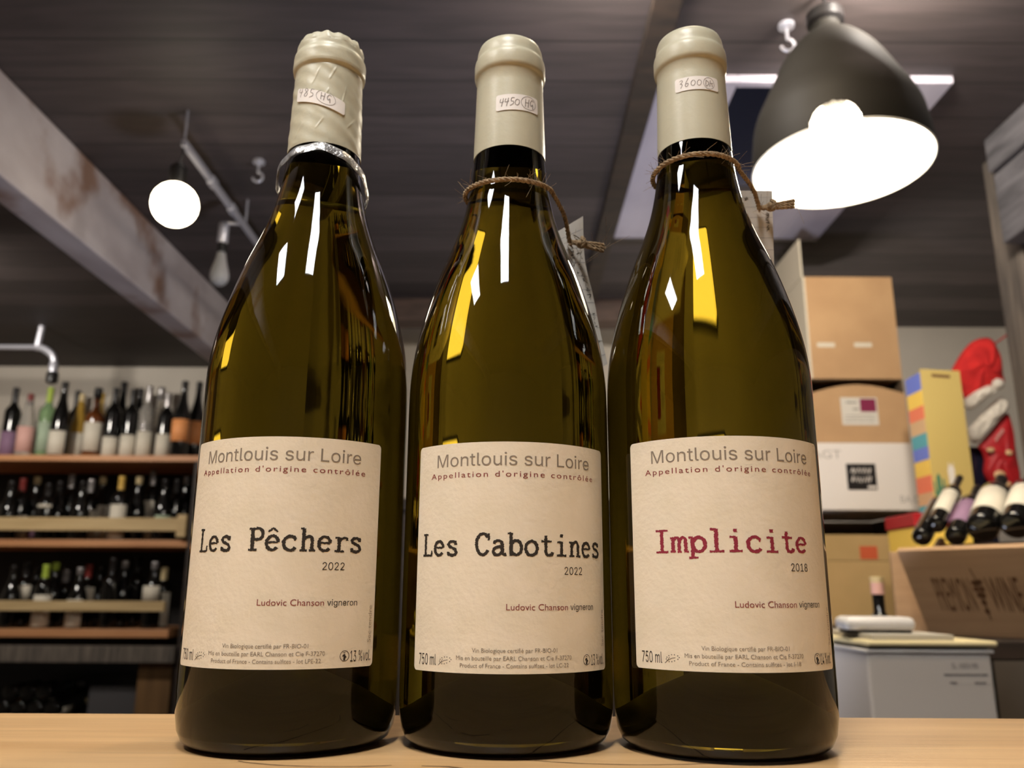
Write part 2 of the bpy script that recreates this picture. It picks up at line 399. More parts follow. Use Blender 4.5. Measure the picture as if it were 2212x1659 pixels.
T, SF, TH = 0.14, 0.10, 0.075
E_ = [([(0.09, 0.37), (0.5, 0.37)], TH+.02), (arc(0.3, 0.34, 0.22, 0.31, 5, 322), T)]
O_ = [(arc(0.3, 0.34, 0.23, 0.31, 0, 360, 22), T)]
SS = [([(0.47, 0.5), (0.41, 0.61), (0.3, 0.65), (0.18, 0.62), (0.12, 0.52), (0.17, 0.42), (0.3, 0.36), (0.43, 0.29), (0.49, 0.17), (0.43, 0.06), (0.3, 0.03), (0.17, 0.06), (0.1, 0.17)], T), ([(0.48, 0.66), (0.48, 0.47)], TH), ([(0.1, 0.02), (0.1, 0.2)], TH)]
GLYPH = {
 'L': [([(0.17, 0), (0.17, 1)], T), ([(0.04, 0.97), (0.32, 0.97)], SF), ([(0.03, 0.04), (0.55, 0.04)], SF), ([(0.54, 0.02), (0.54, 0.26)], SF)],
 'e': E_, 'ê': E_ + [([(0.13, 0.82), (0.3, 1.0), (0.47, 0.82)], 0.09)], 's': SS, 'o': O_,
 'P': [([(0.17, 0), (0.17, 1)], T+.02), ([(0.02, 0.04), (0.36, 0.04)], SF), ([(0.02, 0.97), (0.38, 0.97)], SF), ([(0.3, 0.97)] + arc(0.38, 0.73, 0.18, 0.24, 90, -90, 12) + [(0.17, 0.49)], T)],
 'c': [(arc(0.31, 0.34, 0.24, 0.31, 42, 325), T), ([(0.46, 0.52), (0.52, 0.5)], 0.14)],
 'h': [([(0.15, 0), (0.15, 1)], T), ([(0.03, 0.97), (0.16, 0.97)], SF), ([(0.02, 0.04), (0.29, 0.04)], SF), ([(0.15, 0.48), (0.26, 0.62), (0.37, 0.65), (0.45, 0.58), (0.47, 0.46), (0.47, 0.04)], T), ([(0.36, 0.04), (0.6, 0.04)], SF)],
 'r': [([(0.22, 0), (0.22, 0.65)], T), ([(0.06, 0.63), (0.24, 0.63)], SF), ([(0.05, 0.04), (0.44, 0.04)], SF), ([(0.22, 0.44), (0.32, 0.6), (0.43, 0.65), (0.54, 0.6), (0.55, 0.52)], T-.02)],
 'C': [(arc(0.32, 0.5, 0.25, 0.46, 38, 325, 20), T), ([(0.55, 0.98), (0.55, 0.68)], SF)],
 'a': [([(0.12, 0.5), (0.16, 0.61), (0.28, 0.65), (0.4, 0.61), (0.44, 0.48), (0.44, 0.12), (0.5, 0.03), (0.6, 0.06)], T), ([(0.44, 0.4), (0.26, 0.39), (0.12, 0.3), (0.09, 0.17), (0.16, 0.05), (0.28, 0.03), (0.44, 0.15)], T)],
 'b': [([(0.14, 0), (0.14, 1)], T), ([(0.01, 0.97), (0.15, 0.97)], SF), (arc(0.34, 0.34, 0.21, 0.31, 0, 360, 20), T)],
 't': [([(0.25, 0.9), (0.25, 0.16), (0.3, 0.06), (0.4, 0.03), (0.5, 0.08), (0.54, 0.18)], T), ([(0.06, 0.64), (0.5, 0.64)], SF)],
 'i': [([(0.3, 0), (0.3, 0.65)], T), ([(0.1, 0.63), (0.31, 0.63)], SF), ([(0.08, 0.04), (0.52, 0.04)], SF), ([(0.3, 0.84), (0.3, 0.98)], 0.15)],
 'n': [([(0.14, 0), (0.14, 0.65)], T), ([(0.01, 0.63), (0.15, 0.63)], SF), ([(0.02, 0.04), (0.28, 0.04)], SF), ([(0.14, 0.48), (0.26, 0.62), (0.37, 0.65), (0.45, 0.58), (0.47, 0.46), (0.47, 0.04)], T), ([(0.36, 0.04), (0.6, 0.04)], SF)],
 'I': [([(0.3, 0), (0.3, 1)], T), ([(0.06, 0.97), (0.54, 0.97)], SF), ([(0.06, 0.04), (0.54, 0.04)], SF)],
 'm': [([(0.08, 0), (0.08, 0.65)], T), ([(-0.02, 0.63), (0.1, 0.63)], SF), ([(-0.02, 0.04), (0.18, 0.04)], SF), ([(0.08, 0.5), (0.17, 0.63), (0.26, 0.63), (0.31, 0.52), (0.31, 0.04)], T-.01), ([(0.24, 0.04), (0.39, 0.04)], SF), ([(0.31, 0.5), (0.4, 0.63), (0.48, 0.63), (0.54, 0.52), (0.54, 0.04)], T-.01), ([(0.48, 0.04), (0.64, 0.04)], SF)],
 'p': [([(0.14, -0.26), (0.14, 0.65)], T), ([(0.0, 0.63), (0.15, 0.63)], SF), ([(0.0, -0.24), (0.32, -0.24)], SF), (arc(0.35, 0.34, 0.21, 0.31, 0, 360, 20), T)],
 'l': [([(0.3, 0), (0.3, 1)], T), ([(0.1, 0.97), (0.31, 0.97)], SF), ([(0.06, 0.04), (0.55, 0.04)], SF)],
}
def typewriter(bm, s, x0, x1, y, cap, fn):
    """worn typewriter lettering built stroke by stroke"""
    n = len(s); cell = 0.64; total = cell*(n-1) + 0.6; kx = (x1-x0)/total
    for i, ch in enumerate(s):
        for pts, th in GLYPH.get(ch, []):
            vs, fs = stroke(pts, th, 0.024, 0.032)
            dy = RND.uniform(-0.012, 0.012)
            add(bm, [fn(x0 + (v[0] + i*cell)*kx, y + (v[1] + dy)*cap) for v in vs], fs)

# handwriting for stickers, tags and cartons
HAND = {
 '0': [arc(0.3, 0.4, 0.24, 0.38, 80, 430, 14)], '3': [[(0.08, 0.85), (0.3, 0.97), (0.45, 0.85), (0.36, 0.62), (0.2, 0.52), (0.42, 0.42), (0.46, 0.2), (0.3, -0.1)]],
 '4': [[(0.1, 0.9), (0.08, 0.45), (0.5, 0.55)], [(0.4, 0.95), (0.28, -0.1)]], '5': [[(0.5, 0.95), (0.2, 0.95), (0.16, 0.55), (0.4, 0.5), (0.44, 0.2), (0.1, -0.05)]],
 '6': [[(0.42, 1.15), (0.16, 0.55), (0.12, 0.15), (0.3, 0.0), (0.46, 0.18), (0.4, 0.42), (0.16, 0.36)]], '8': [[(0.45, 0.85), (0.25, 0.98), (0.12, 0.78), (0.44, 0.4), (0.4, 0.1), (0.2, 0.02), (0.12, 0.22), (0.44, 0.7), (0.45, 0.85)]],
 'H': [[(0.08, 0.95), (0.14, 0.0)], [(0.1, 0.5), (0.5, 0.5)], [(0.48, 0.95), (0.46, -0.05)]], 'G': [[(0.5, 0.8), (0.3, 0.95), (0.1, 0.6), (0.2, 0.25), (0.42, 0.4), (0.3, 0.45)], [(0.42, 0.42), (0.48, -0.1)]],
 'D': [[(0.1, 0.95), (0.16, 0.0), (0.5, 0.35), (0.42, 0.7), (0.05, 0.95)]], 'A': [[(0.1, 0.0), (0.14, 1.0)], [(0.12, 0.55), (0.58, 0.6)], [(0.36, 0.6), (0.5, 0.0)]],
}
def handwrite(bm, s, x0, y, size, adv, fn, th=0.07, slant=0.12, step=None):
    for i, ch in enumerate(s):
        for pts in HAND.get(ch, []):
            pts = [tuple(q) for q in smooth_path([(p[0], p[1], 0) for p in pts], 4)]
            vs, fs = stroke([(p[0] + slant*p[1], p[1]) for p in pts], th, 0.008, 0.2)
            add(bm, [fn(x0 + i*adv + v[0]*size, y + v[1]*size) for v in vs], fs)

# ================================================================== the room
CZ = CAMZ + 0.984                            # ceiling height
def slab(bm, x0, x1, d0, d1, z0, z1, bev=0.0):
    a, c = W(x0, d0, 0), W(x1, d1, 0)
    return box(bm, (a.x, a.y, z0), (c.x, c.y, z1), bev)

struct('floor', slab(bmesh.new(), -3.3, 2.4, -2.6, 3.8, -0.05, 0.0), M['floor'])
bm = bmesh.new()
for r in ((-3.3, 0.44, -2.6, 3.8), (0.75, 2.4, -2.6, 3.8), (0.44, 0.75, -2.6, 1.47), (0.44, 0.75, 1.99, 3.8)):
    slab(bm, *r, CZ, CZ + 0.04)
struct('ceiling', bm, M['ceiling'])
struct('wall_back', slab(bmesh.new(), -0.72, 2.4, 3.05, 3.8, 0, CZ), M['wall'])
struct('wall_alcove', slab(bmesh.new(), -3.3, -0.72, 3.7, 3.8, 0, CZ), M['wall'])
struct('wall_left', slab(bmesh.new(), -3.3, -3.2, -2.6, 3.7, 0, CZ), M['wall'])
struct('wall_right', slab(bmesh.new(), 2.3, 2.4, -2.6, 3.05, 0, CZ), M['wall'])
struct('wall_front', slab(bmesh.new(), -3.2, 2.3, -2.6, -2.5, 0, CZ), M['wall'])
# pale board round a dark opening in the ceiling, and the shaft above it
bm = bmesh.new()
for r in ((0.285, 0.44, 1.45, 2.2), (0.75, 0.86, 1.45, 2.2), (0.44, 0.75, 1.45, 1.47), (0.44, 0.75, 1.99, 2.2)):
    slab(bm, *r, CZ - 0.016, CZ, 0.002)
struct('trim_1', bm, M['hatch'])
bm = bmesh.new()
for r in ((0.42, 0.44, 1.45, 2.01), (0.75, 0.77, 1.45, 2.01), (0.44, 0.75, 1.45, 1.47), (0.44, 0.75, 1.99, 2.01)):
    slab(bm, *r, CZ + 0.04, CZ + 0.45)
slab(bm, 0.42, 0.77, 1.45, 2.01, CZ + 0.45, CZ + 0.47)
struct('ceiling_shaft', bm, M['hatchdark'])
struct('trim_2', slab(bmesh.new(), 0.235, 0.284, -0.5, 2.745, CZ - 0.022, CZ, 0.002), M['darkwood'])
struct('trim_3', slab(bmesh.new(), 0.285, 0.86, 2.2, 2.235, CZ - 0.022, CZ, 0.002), M['darkwood'])
struct('beam_header', slab(bmesh.new(), -0.72, 1.16, 2.75, 2.86, CAMZ + 0.907, CZ, 0.004), M['headerwood'])
struct('beam_left', slab(bmesh.new(), -1.078, -1.0, -2.5, 3.7, CAMZ + 0.785, CZ, 0.005), M['beam'])
# post and the two timbers running from it towards the photographer
struct('pillar', slab(bmesh.new(), 1.105, 1.27, 1.70, 1.80, 0, CZ, 0.006), M['greywood'])
struct('beam_right', slab(bmesh.new(), 1.062, 1.19, -1.0, 1.694, CAMZ + 0.735, CAMZ + 0.899, 0.005), M['greybeam'])
struct('beam_plate', slab(bmesh.new(), 1.052, 1.20, -1.0, 1.694, CAMZ + 0.903, CZ, 0.005), M['greybeam'])

# ------------------------------------------------------------------ counter
ct = thing('counter', 'blond wooden counter the three tall wine bottles stand on', 'counter', (0, -0.28, 0), (0, 0, -0.0035))
bm = bx((-1.5, -0.34, CT - 0.04), (1.5, 0.3505, CT), 0.002)
done('counter_top', bm, M['counter'], ct, False)
done('cabinet', bx((-1.46, -0.27, 0.0), (1.46, 0.29, CT - 0.04)), M['darkwood'], ct, False)
bm = bmesh.new()                              # hairline arc marks scratched in the wood
def on_ct(x, y): return (x, y, CT + 0.0002)
for (x, y, a0, a1, r) in ((0.042, 0.262, 190, 350, 0.052), (-0.060, 0.250, 215, 300, 0.040)):
    vs, fs = stroke([(x + r*math.cos(math.radians(a0 + (a1-a0)*k/24)), y + 0.5*r*math.sin(math.radians(a0 + (a1-a0)*k/24))) for k in range(25)], 0.0006, 0.0001, 0.005)
    add(bm, [on_ct(*v) for v in vs], fs)
for (x0, y0, x1, y1) in ((-0.075, 0.222, -0.052, 0.215), (-0.03, 0.232, -0.012, 0.226), (0.10, 0.215, 0.118, 0.214), (-0.005, 0.218, 0.003, 0.217)):
    vs, fs = stroke([(x0, y0), ((x0+x1)/2, (y0+y1)/2 + 0.002), (x1, y1)], 0.0007, 0.0002, 0.004); add(bm, [on_ct(*v) for v in vs], fs)
done('scratch_marks', bm, mat('dark_scratch', srgb(96, 66, 40), 0.8), ct, False)

# ================================================================== the three bottles
PROF = [(0, 0.0012), (0.020, 0.0012), (0.030, 0.0006), (0.0335, 0.0), (0.0362, 0.0004), (0.0388, 0.0024), (0.0404, 0.006), (0.0413, 0.012), (0.0415, 0.02)]
SHO = [(0.0415, 0.02), (0.0415, 0.06), (0.0415, 0.1), (0.0415, 0.115), (0.0415, 0.13), (0.0411, 0.142), (0.03955, 0.154), (0.0369, 0.166), (0.0335, 0.178), (0.0295, 0.19), (0.0248, 0.202), (0.0206, 0.215), (0.0176, 0.23), (0.0159, 0.246), (0.0151, 0.258)]
sh = smooth_path([(r, z, 0) for r, z in SHO], 5)
PROFILE = PROF + [(v.x, v.y) for v in sh[1:]] + [(0.0146, 0.28), (0.0145, 0.299), (0.0135, 0.3005), (0, 0.3008)]
CAPS = [(0.0160, 0.2453), (0.0163, 0.2452), (0.01625, 0.25), (0.0158, 0.265), (0.0154, 0.279), (0.01525, 0.2853), (0.0156, 0.2858), (0.0162, 0.2865), (0.01645, 0.2878), (0.01645, 0.2928), (0.0162, 0.2942), (0.0156, 0.295), (0.01535, 0.296), (0.0153, 0.2978), (0.0150, 0.2998), (0.0143, 0.3018), (0.0130, 0.3029), (0.008, 0.3033), (0, 0.3033)]
def rad(z):
    for (r0, z0), (r1, z1) in zip(PROFILE[9:], PROFILE[10:]):
        if z0 <= z <= z1: return r0 + (r1-r0)*(z-z0)/max(z1-z0, 1e-9)
    return 0.0145
def crad(z):
    for (r0, z0), (r1, z1) in zip(CAPS[1:], CAPS[2:]):
        if z0 <= z <= z1: return r0 + (r1-r0)*(z-z0)/max(z1-z0, 1e-9)
    return 0.0155
RB = 0.0415
def cyl(ctr, lift):
    def f(u, z):
        a = math.radians(ctr) + u/1000/RB; r = RB + lift
        return Vector((r*math.sin(a), -r*math.cos(a), z/1000))
    return f

def curved_patch(fn, fn0, u0, u1, z0, z1, rc, nu=60, nz=2):
    """a rounded-corner sheet on a curved surface, with a rim down to fn0"""
    us = sorted(set([u0 + (u1-u0)*k/nu for k in range(nu+1)] + [u0 + rc*(1-math.cos(PI/2*k/6)) for k in range(7)] + [u1 - rc*(1-math.cos(PI/2*k/6)) for k in range(7)]))
    bm = bmesh.new(); cols = []; lows = []
    for u in us:
        d = 0.0; e = min(u-u0, u1-u)
        if e < rc: d = rc - math.sqrt(max(rc*rc - (rc-e)**2, 0))
        zs = [z0 + d + (z1-z0-2*d)*k/nz for k in range(nz+1)]
        cols.append([bm.verts.new(fn(u, z)) for z in zs]); lows.append([bm.verts.new(fn0(u, z)) for z in (zs[0], zs[-1])])
    for A, B in zip(cols, cols[1:]):
        for k in range(nz): bm.faces.new((A[k], B[k], B[k+1], A[k+1]))
    for (A, B, a, b) in zip(cols, cols[1:], lows, lows[1:]):
        bm.faces.new((a[0], b[0], B[0], A[0])); bm.faces.new((A[-1], B[-1], b[1], a[1]))
    return bm

def wine_bottle(x, y, ctr, dz, title, tx0, tx1, ink, year, lot, vol, vx, label, wrinkle, dzl):
    t = thing('wine_bottle', label, 'bottle', (x, y, CT + 0.0003), group='three wine bottles on the counter')
    prof = [(r, z + dz*max(0, min(1, (z-0.115)/0.03)) if z < 0.245 else z) for r, z in PROFILE]
    done('glass_body', lathe(prof, 128), M['glass'], t, angle=1.2)
    done('punt_blocker', lathe([(0.0385, 0.0052), (0.032, 0.010), (0.020, 0.020), (0.008, 0.027), (0, 0.028)], 48), M['punt_blocker'], t)  # punt cone made opaque and dark to block stray light in the base
    CRE = [(-2, .283, -14, .2745), (24, .2835, 14, .277), (14, .272, 8, .268), (44, .276, 32, .260), (66, .262, 47, .255), (-27, .255, -39, .249), (8, .257, -2, .252), (-60, .27, -66, .262)]
    def wob(r, z, a):
        if r < 0.001: return r, z
        if wrinkle and z < 0.285:
            ph = (math.degrees(a) + 90 + 180) % 360 - 180; q = 0.0
            for p0, z0_, p1, z1_ in CRE:
                ux, uz = math.radians(p1-p0)*0.0156, z1_-z0_; wx_, wz = math.radians(ph-p0)*0.0156, z-z0_
                t_ = max(0, min(1, (ux*wx_ + uz*wz)/(ux*ux + uz*uz))); d_ = math.hypot(wx_-ux*t_, wz-uz*t_)
                q = max(q, math.exp(-(d_/0.00030)**2)*(0.4 + 0.6*math.sin(PI*t_)))
            r = r + 0.00026*q
        k = 0.00006*math.sin(7*a + 900*z) if wrinkle else 0.00002*math.sin(5*a)
        if wrinkle and 0.246 < z < 0.285: k += 0.00018*max(0, math.sin(3*a + 260*z + 1.0))**8
        if wrinkle and z > 0.2985: return r + 0.0002*math.sin(13*a+1), z + 0.0003*(math.sin(11*a) + math.sin(17*a+2))*min(1, r/0.012)
        return r + k, z
    cp = []
    for (r0, z0), (r1, z1) in zip(CAPS, CAPS[1:]):
        n = max(1, int(abs(z1-z0)/0.0004)) if wrinkle else 1
        cp += [(r0 + (r1-r0)*k/n, z0 + (z1-z0)*k/n) for k in range(n)]
    cp.append(CAPS[-1])
    cap = done('foil_capsule', lathe(cp, 300 if wrinkle else 96, wob=wob), M['capsule'], t, angle=0.9)
    lab = done('paper_label', curved_patch(cyl(ctr, 0.00028), cyl(ctr, 0.00002), -41.5, 41.5, 29.0 + dzl, 110.3 + dzl, 1.6), M['label'], t, angle=0.5)
    ink_f = cyl(ctr, 0.00036); z = lambda v: v + dzl
    f = lambda u, zz: ink_f(u, z(zz))
    g = bmesh.new()
    bend_in(g, text_flat('Montlouis sur Loire', -31.0, 31.8, 101.6, 4.75, 1.0, GROT), f, 1.2)
    done('region_lettering', g, M['inkgrey'], lab, False)
    r_ = bmesh.new()
    bend_in(r_, text_flat("Appellation d'origine contrôlée", -34.0, 33.9, 97.4, 2.05, 1.25), f, 1.5)
    done('appellation_lettering', r_, M['inkred'], lab, False)
    k_ = bmesh.new(); typewriter(k_, title, tx0, tx1, 69.1, 8.1, f)
    done('title_lettering', k_, M[ink], lab, False)
    for nm, tx, a0, a1, zb, cp_ in (('vintage_lettering', year, 18.9, 27.1, 62.7, 2.7), ('trade_lettering', 'vigneron', 21.3, 33.0, 50.3, 2.15), ('volume_lettering', '750 ml', -38.3, -29.4, 31.2, 3.8), ('alcohol_lettering', vol, vx[0], vx[1], 31.0, 3.7)):
        k_ = bmesh.new(); bend_in(k_, text_flat(tx, a0, a1, zb, cp_, 1.0, GROT), f, 1.5); done(nm, k_, M['inkblack'], lab, False)
    k_ = bmesh.new(); bend_in(k_, text_flat('Ludovic Chanson', -2.9, 20.2, 50.3, 2.15), f, 1.5)
    done('grower_lettering', k_, M['inkred'], lab, False)
    k_ = bmesh.new()
    bend_in(k_, text_flat('Vin Biologique certifié par FR-BIO-01', -14.9, 15.6, 36.0, 1.45), f, 1.5)
    bend_in(k_, text_flat('Mis en bouteille par EARL Chanson et Cie F-37270', -20.8, 21.5, 33.4, 1.45), f, 1.5)
    bend_in(k_, text_flat('Product of France - Contains sulfites - lot ' + lot, -19.3, 20.2, 30.95, 1.4), f, 1.5)
    done('small_print', k_, M['inkgrey'], lab, False)
    k_ = bmesh.new()
    vs, fs = text_flat('Sec tendre', 0, 13.0, 0, 1.7); vs = [(39.3 - v[1] + 0.8, 37.3 + v[0]) for v in vs]
    bend_in(k_, (vs, fs), f)
    done('side_lettering', k_, M['inkpale'], lab, False)
    k_ = bmesh.new()                              # leaf outlined by small stars
    for q in range(12):
        a = 2*PI*q/12; cx = -25.6 + 2.1*math.cos(a) + (0.7*math.cos(a)**3 if q < 2 or q > 10 else 0); cz = 33.0 + 1.15*math.sin(a) + 0.35*math.cos(a)
        s = [(cx + (0.27 if i % 2 else 0.13)*math.cos(PI*i/5), cz + (0.27 if i % 2 else 0.13)*math.sin(PI*i/5)) for i in range(10)]
        add(k_, [f(*p_) for p_ in s], [list(range(10))])
    for p_ in ([(-28.3, 31.3), (-27.2, 32.2), (-25.6, 33.0), (-24.2, 33.2)], [(-27.2, 32.2), (-26.4, 33.4)]):
        vs, fs = stroke(p_, 0.16, 0, 0.5); add(k_, [f(*v) for v in vs], fs)
    done('leaf_symbol', k_, M['inkblack'], lab, False)
    k_ = bmesh.new()                              # round pictogram of a figure
    vs, fs = stroke(arc(28.9, 33.0, 1.75, 1.75, 0, 360, 28), 0.2, 0, 0.5); add(k_, [f(*v) for v in vs], fs)
    for p_, th in (([(28.8, 34.2), (28.8, 34.0)], 0.8), ([(28.7, 33.6), (28.9, 32.6), (28.8, 31.5)], 0.8), ([(29.2, 33.0), (29.5, 32.6), (29.1, 32.3)], 0.4), ([(28.4, 33.4), (28.1, 32.8)], 0.3)):
        vs, fs = stroke(p_, th, 0, 0.3); add(k_, [f(*v) for v in vs], fs)
    done('pictogram', k_, M['inkblack'], lab, False)
    return t, cap

def sticker(cap, a0, z0, a1, z1, h, lift, fnwrite):
    """price sticker lying round the foil from (a0, z0) to (a1, z1) degrees and mm"""
    r0 = 0.0156
    L_ = math.radians(a1-a0)*r0*1000
    def at(l):
        def f(u, v):
            a = math.radians(a0 + (a1-a0)*u/L_); zz = (z0 + (z1-z0)*u/L_ + v)/1000
            r = crad(zz) + l
            return Vector((r*math.sin(a), -r*math.cos(a), zz))
        return f
    s = done('price_sticker', curved_patch(at(lift), at(0.0002), 0, L_, 0, h, 1.0, 24), M['sticker'], cap, angle=0.5)
    g = bmesh.new(); fnwrite(g, at(lift + 0.00008), L_)
    done('pencil_writing', g, M['pencil'], s, False)

def ring_mark(g, f, cx, cy, rx, ry, a0=40, a1=410):
    vs, fs = stroke(arc(cx, cy, rx, ry, a0, a1, 24), 0.22, 0.02, 0.3); add(g, [f(*v) for v in vs], fs)

B1 = (-0.0856, -0.00162); B2 = (-0.00165, 0.0); B3 = (0.08124, -0.00649)
b1, c1 = wine_bottle(*B1, -0.5, 0.0015, 'Les Pêchers', -32.1, 34.2, 'inkblack', '2022', 'LPE-22', '13 %vol.', (31.2, 40.3), 'left bottle, black title starting with Les P, crinkled cream foil capsule', True, 0.3)
b2, c2 = wine_bottle(*B2, 4.0, 0.0, 'Les Cabotines', -37.8, 38.1, 'inkblack', '2022', 'LC-22', '13 %vol.', (31.4, 39.6), 'middle bottle of three, long black title reaching across its cream label', False, -0.9)
b3, c3 = wine_bottle(*B3, -1.5, 0.001, 'Implicite', -30.8, 27.8, 'inkcrimson', '2018', 'I-18', '14 %vol.', (31.0, 39.0), 'right bottle with crimson red title on its cream label', False, 0.5)

def w1(g, f, L_):
    handwrite(g, '485', 1.2, 2.6, 4.2, 2.7, f, 0.07); handwrite(g, 'HG', 11.6, 2.6, 3.8, 2.6, f, 0.09); ring_mark(g, f, 14.2, 4.2, 4.1, 3.3, 120, 430)
def w2(g, f, L_):
    handwrite(g, '4450', 1.4, 2.2, 3.9, 2.2, f, 0.09); handwrite(g, 'HG', 12.4, 2.0, 4.2, 2.4, f, 0.09); ring_mark(g, f, 14.8, 4.1, 3.7, 3.3)
def w3(g, f, L_):
    handwrite(g, '3600', 1.5, 1.8, 3.6, 2.6, f, 0.08); handwrite(g, 'DA', 12.9, 1.6, 3.2, 1.9, f, 0.11); ring_mark(g, f, 14.9, 3.2, 2.5, 2.9, 60, 425)
sticker(c1, -42, 267.0, 41, 260.0, 6.6, 0.0006, w1)
sticker(c2, -22.2, 262.0, 51.5, 263.2, 7.9, 0.0003, w2)
sticker(c3, -39, 268.9, 33, 268.9, 6.6, 0.0003, w3)

# silver band loosely round the left bottle's neck
bm = bmesh.new(); rows = []
tilt = Matrix.Translation((0, 0, 0.2325)) @ Matrix.Rotation(math.radians(-23), 4, 'X')
for k in range(120):
    a = 2*PI*k/120
    r = 0.0199 + 0.0004*math.sin(3*a + 0.5) + 0.00025*math.sin(11*a)
    sec = []
    for q in range(8):
        b_ = 2*PI*q/8
        sec.append(bm.verts.new(tilt @ Vector(((r + 0.0005*math.cos(b_))*math.sin(a), 0.0009 - 1.13*(r + 0.0005*math.cos(b_))*math.cos(a), 0.0026*math.sin(b_) + 0.0003*math.sin(7*a)))))
    rows.append(sec)
for A, B in zip(rows, rows[1:] + rows[:1]):
    for q in range(8): bm.faces.new((A[q], A[(q+1) % 8], B[(q+1) % 8], B[q]))
o = done('silver_band', bm, M['silver'], None, angle=1.0, loc=(B1[0], B1[1], CT))
tag(o, 'crinkled silver band hanging round the neck of the left bottle', 'band')

# twine loops with card tags on the middle and right bottles
def twisted(path, rad_, bm, twist=900.0, strands=3):
    path = smooth_path(path, 10)
    for s in range(strands):
        pts = []; ln = 0
        for i, p in enumerate(path):
            if i: ln += (path[i]-path[i-1]).length
            d = (path[min(i+1, len(path)-1)] - path[max(i-1, 0)]).normalized()
            u = d.cross(Vector((0, 0, 1))); u = u.normalized() if u.length > 1e-4 else Vector((1, 0, 0)); v = d.cross(u)
            a = ln*twist + 2*PI*s/strands
            pts.append(p + (u*math.cos(a) + v*math.sin(a))*rad_*0.5)
        tube(pts, rad_*0.62, 7, bm)
def clear_of_glass(p, c):
    for bx_, by_ in (B1, B2, B3):
        q = p + c - Vector((bx_, by_, CT)); 
        if q.z < 0.24 and math.hypot(q.x, q.y) < rad(max(q.z, 0.02)) + 0.0009: return False
    return True
def fibres(path, n, ln, bm, rnd, c0, rad_=0.00006):
    path = smooth_path(path, 6); made = 0
    for _ in range(n*12):
        if made >= n: break
        p = path[rnd.randrange(len(path)-1)]; d = Vector((rnd.uniform(-1, 1), rnd.uniform(-1, 0.6), rnd.uniform(-0.9, 1))).normalized()
        l = ln*rnd.uniform(0.4, 1.3); c = Vector((rnd.uniform(-1, 1), rnd.uniform(-1, 0.4), rnd.uniform(-1, 1)))*l*0.35
        pts = [p, p + d*l*0.35 + c*0.3, p + d*l*0.7 + c*0.9, p + d*l + c*1.5]
        if all(clear_of_glass(q, c0) for q in smooth_path(pts, 4)): tube(smooth_path(pts, 3), rad_, 4, bm); made += 1

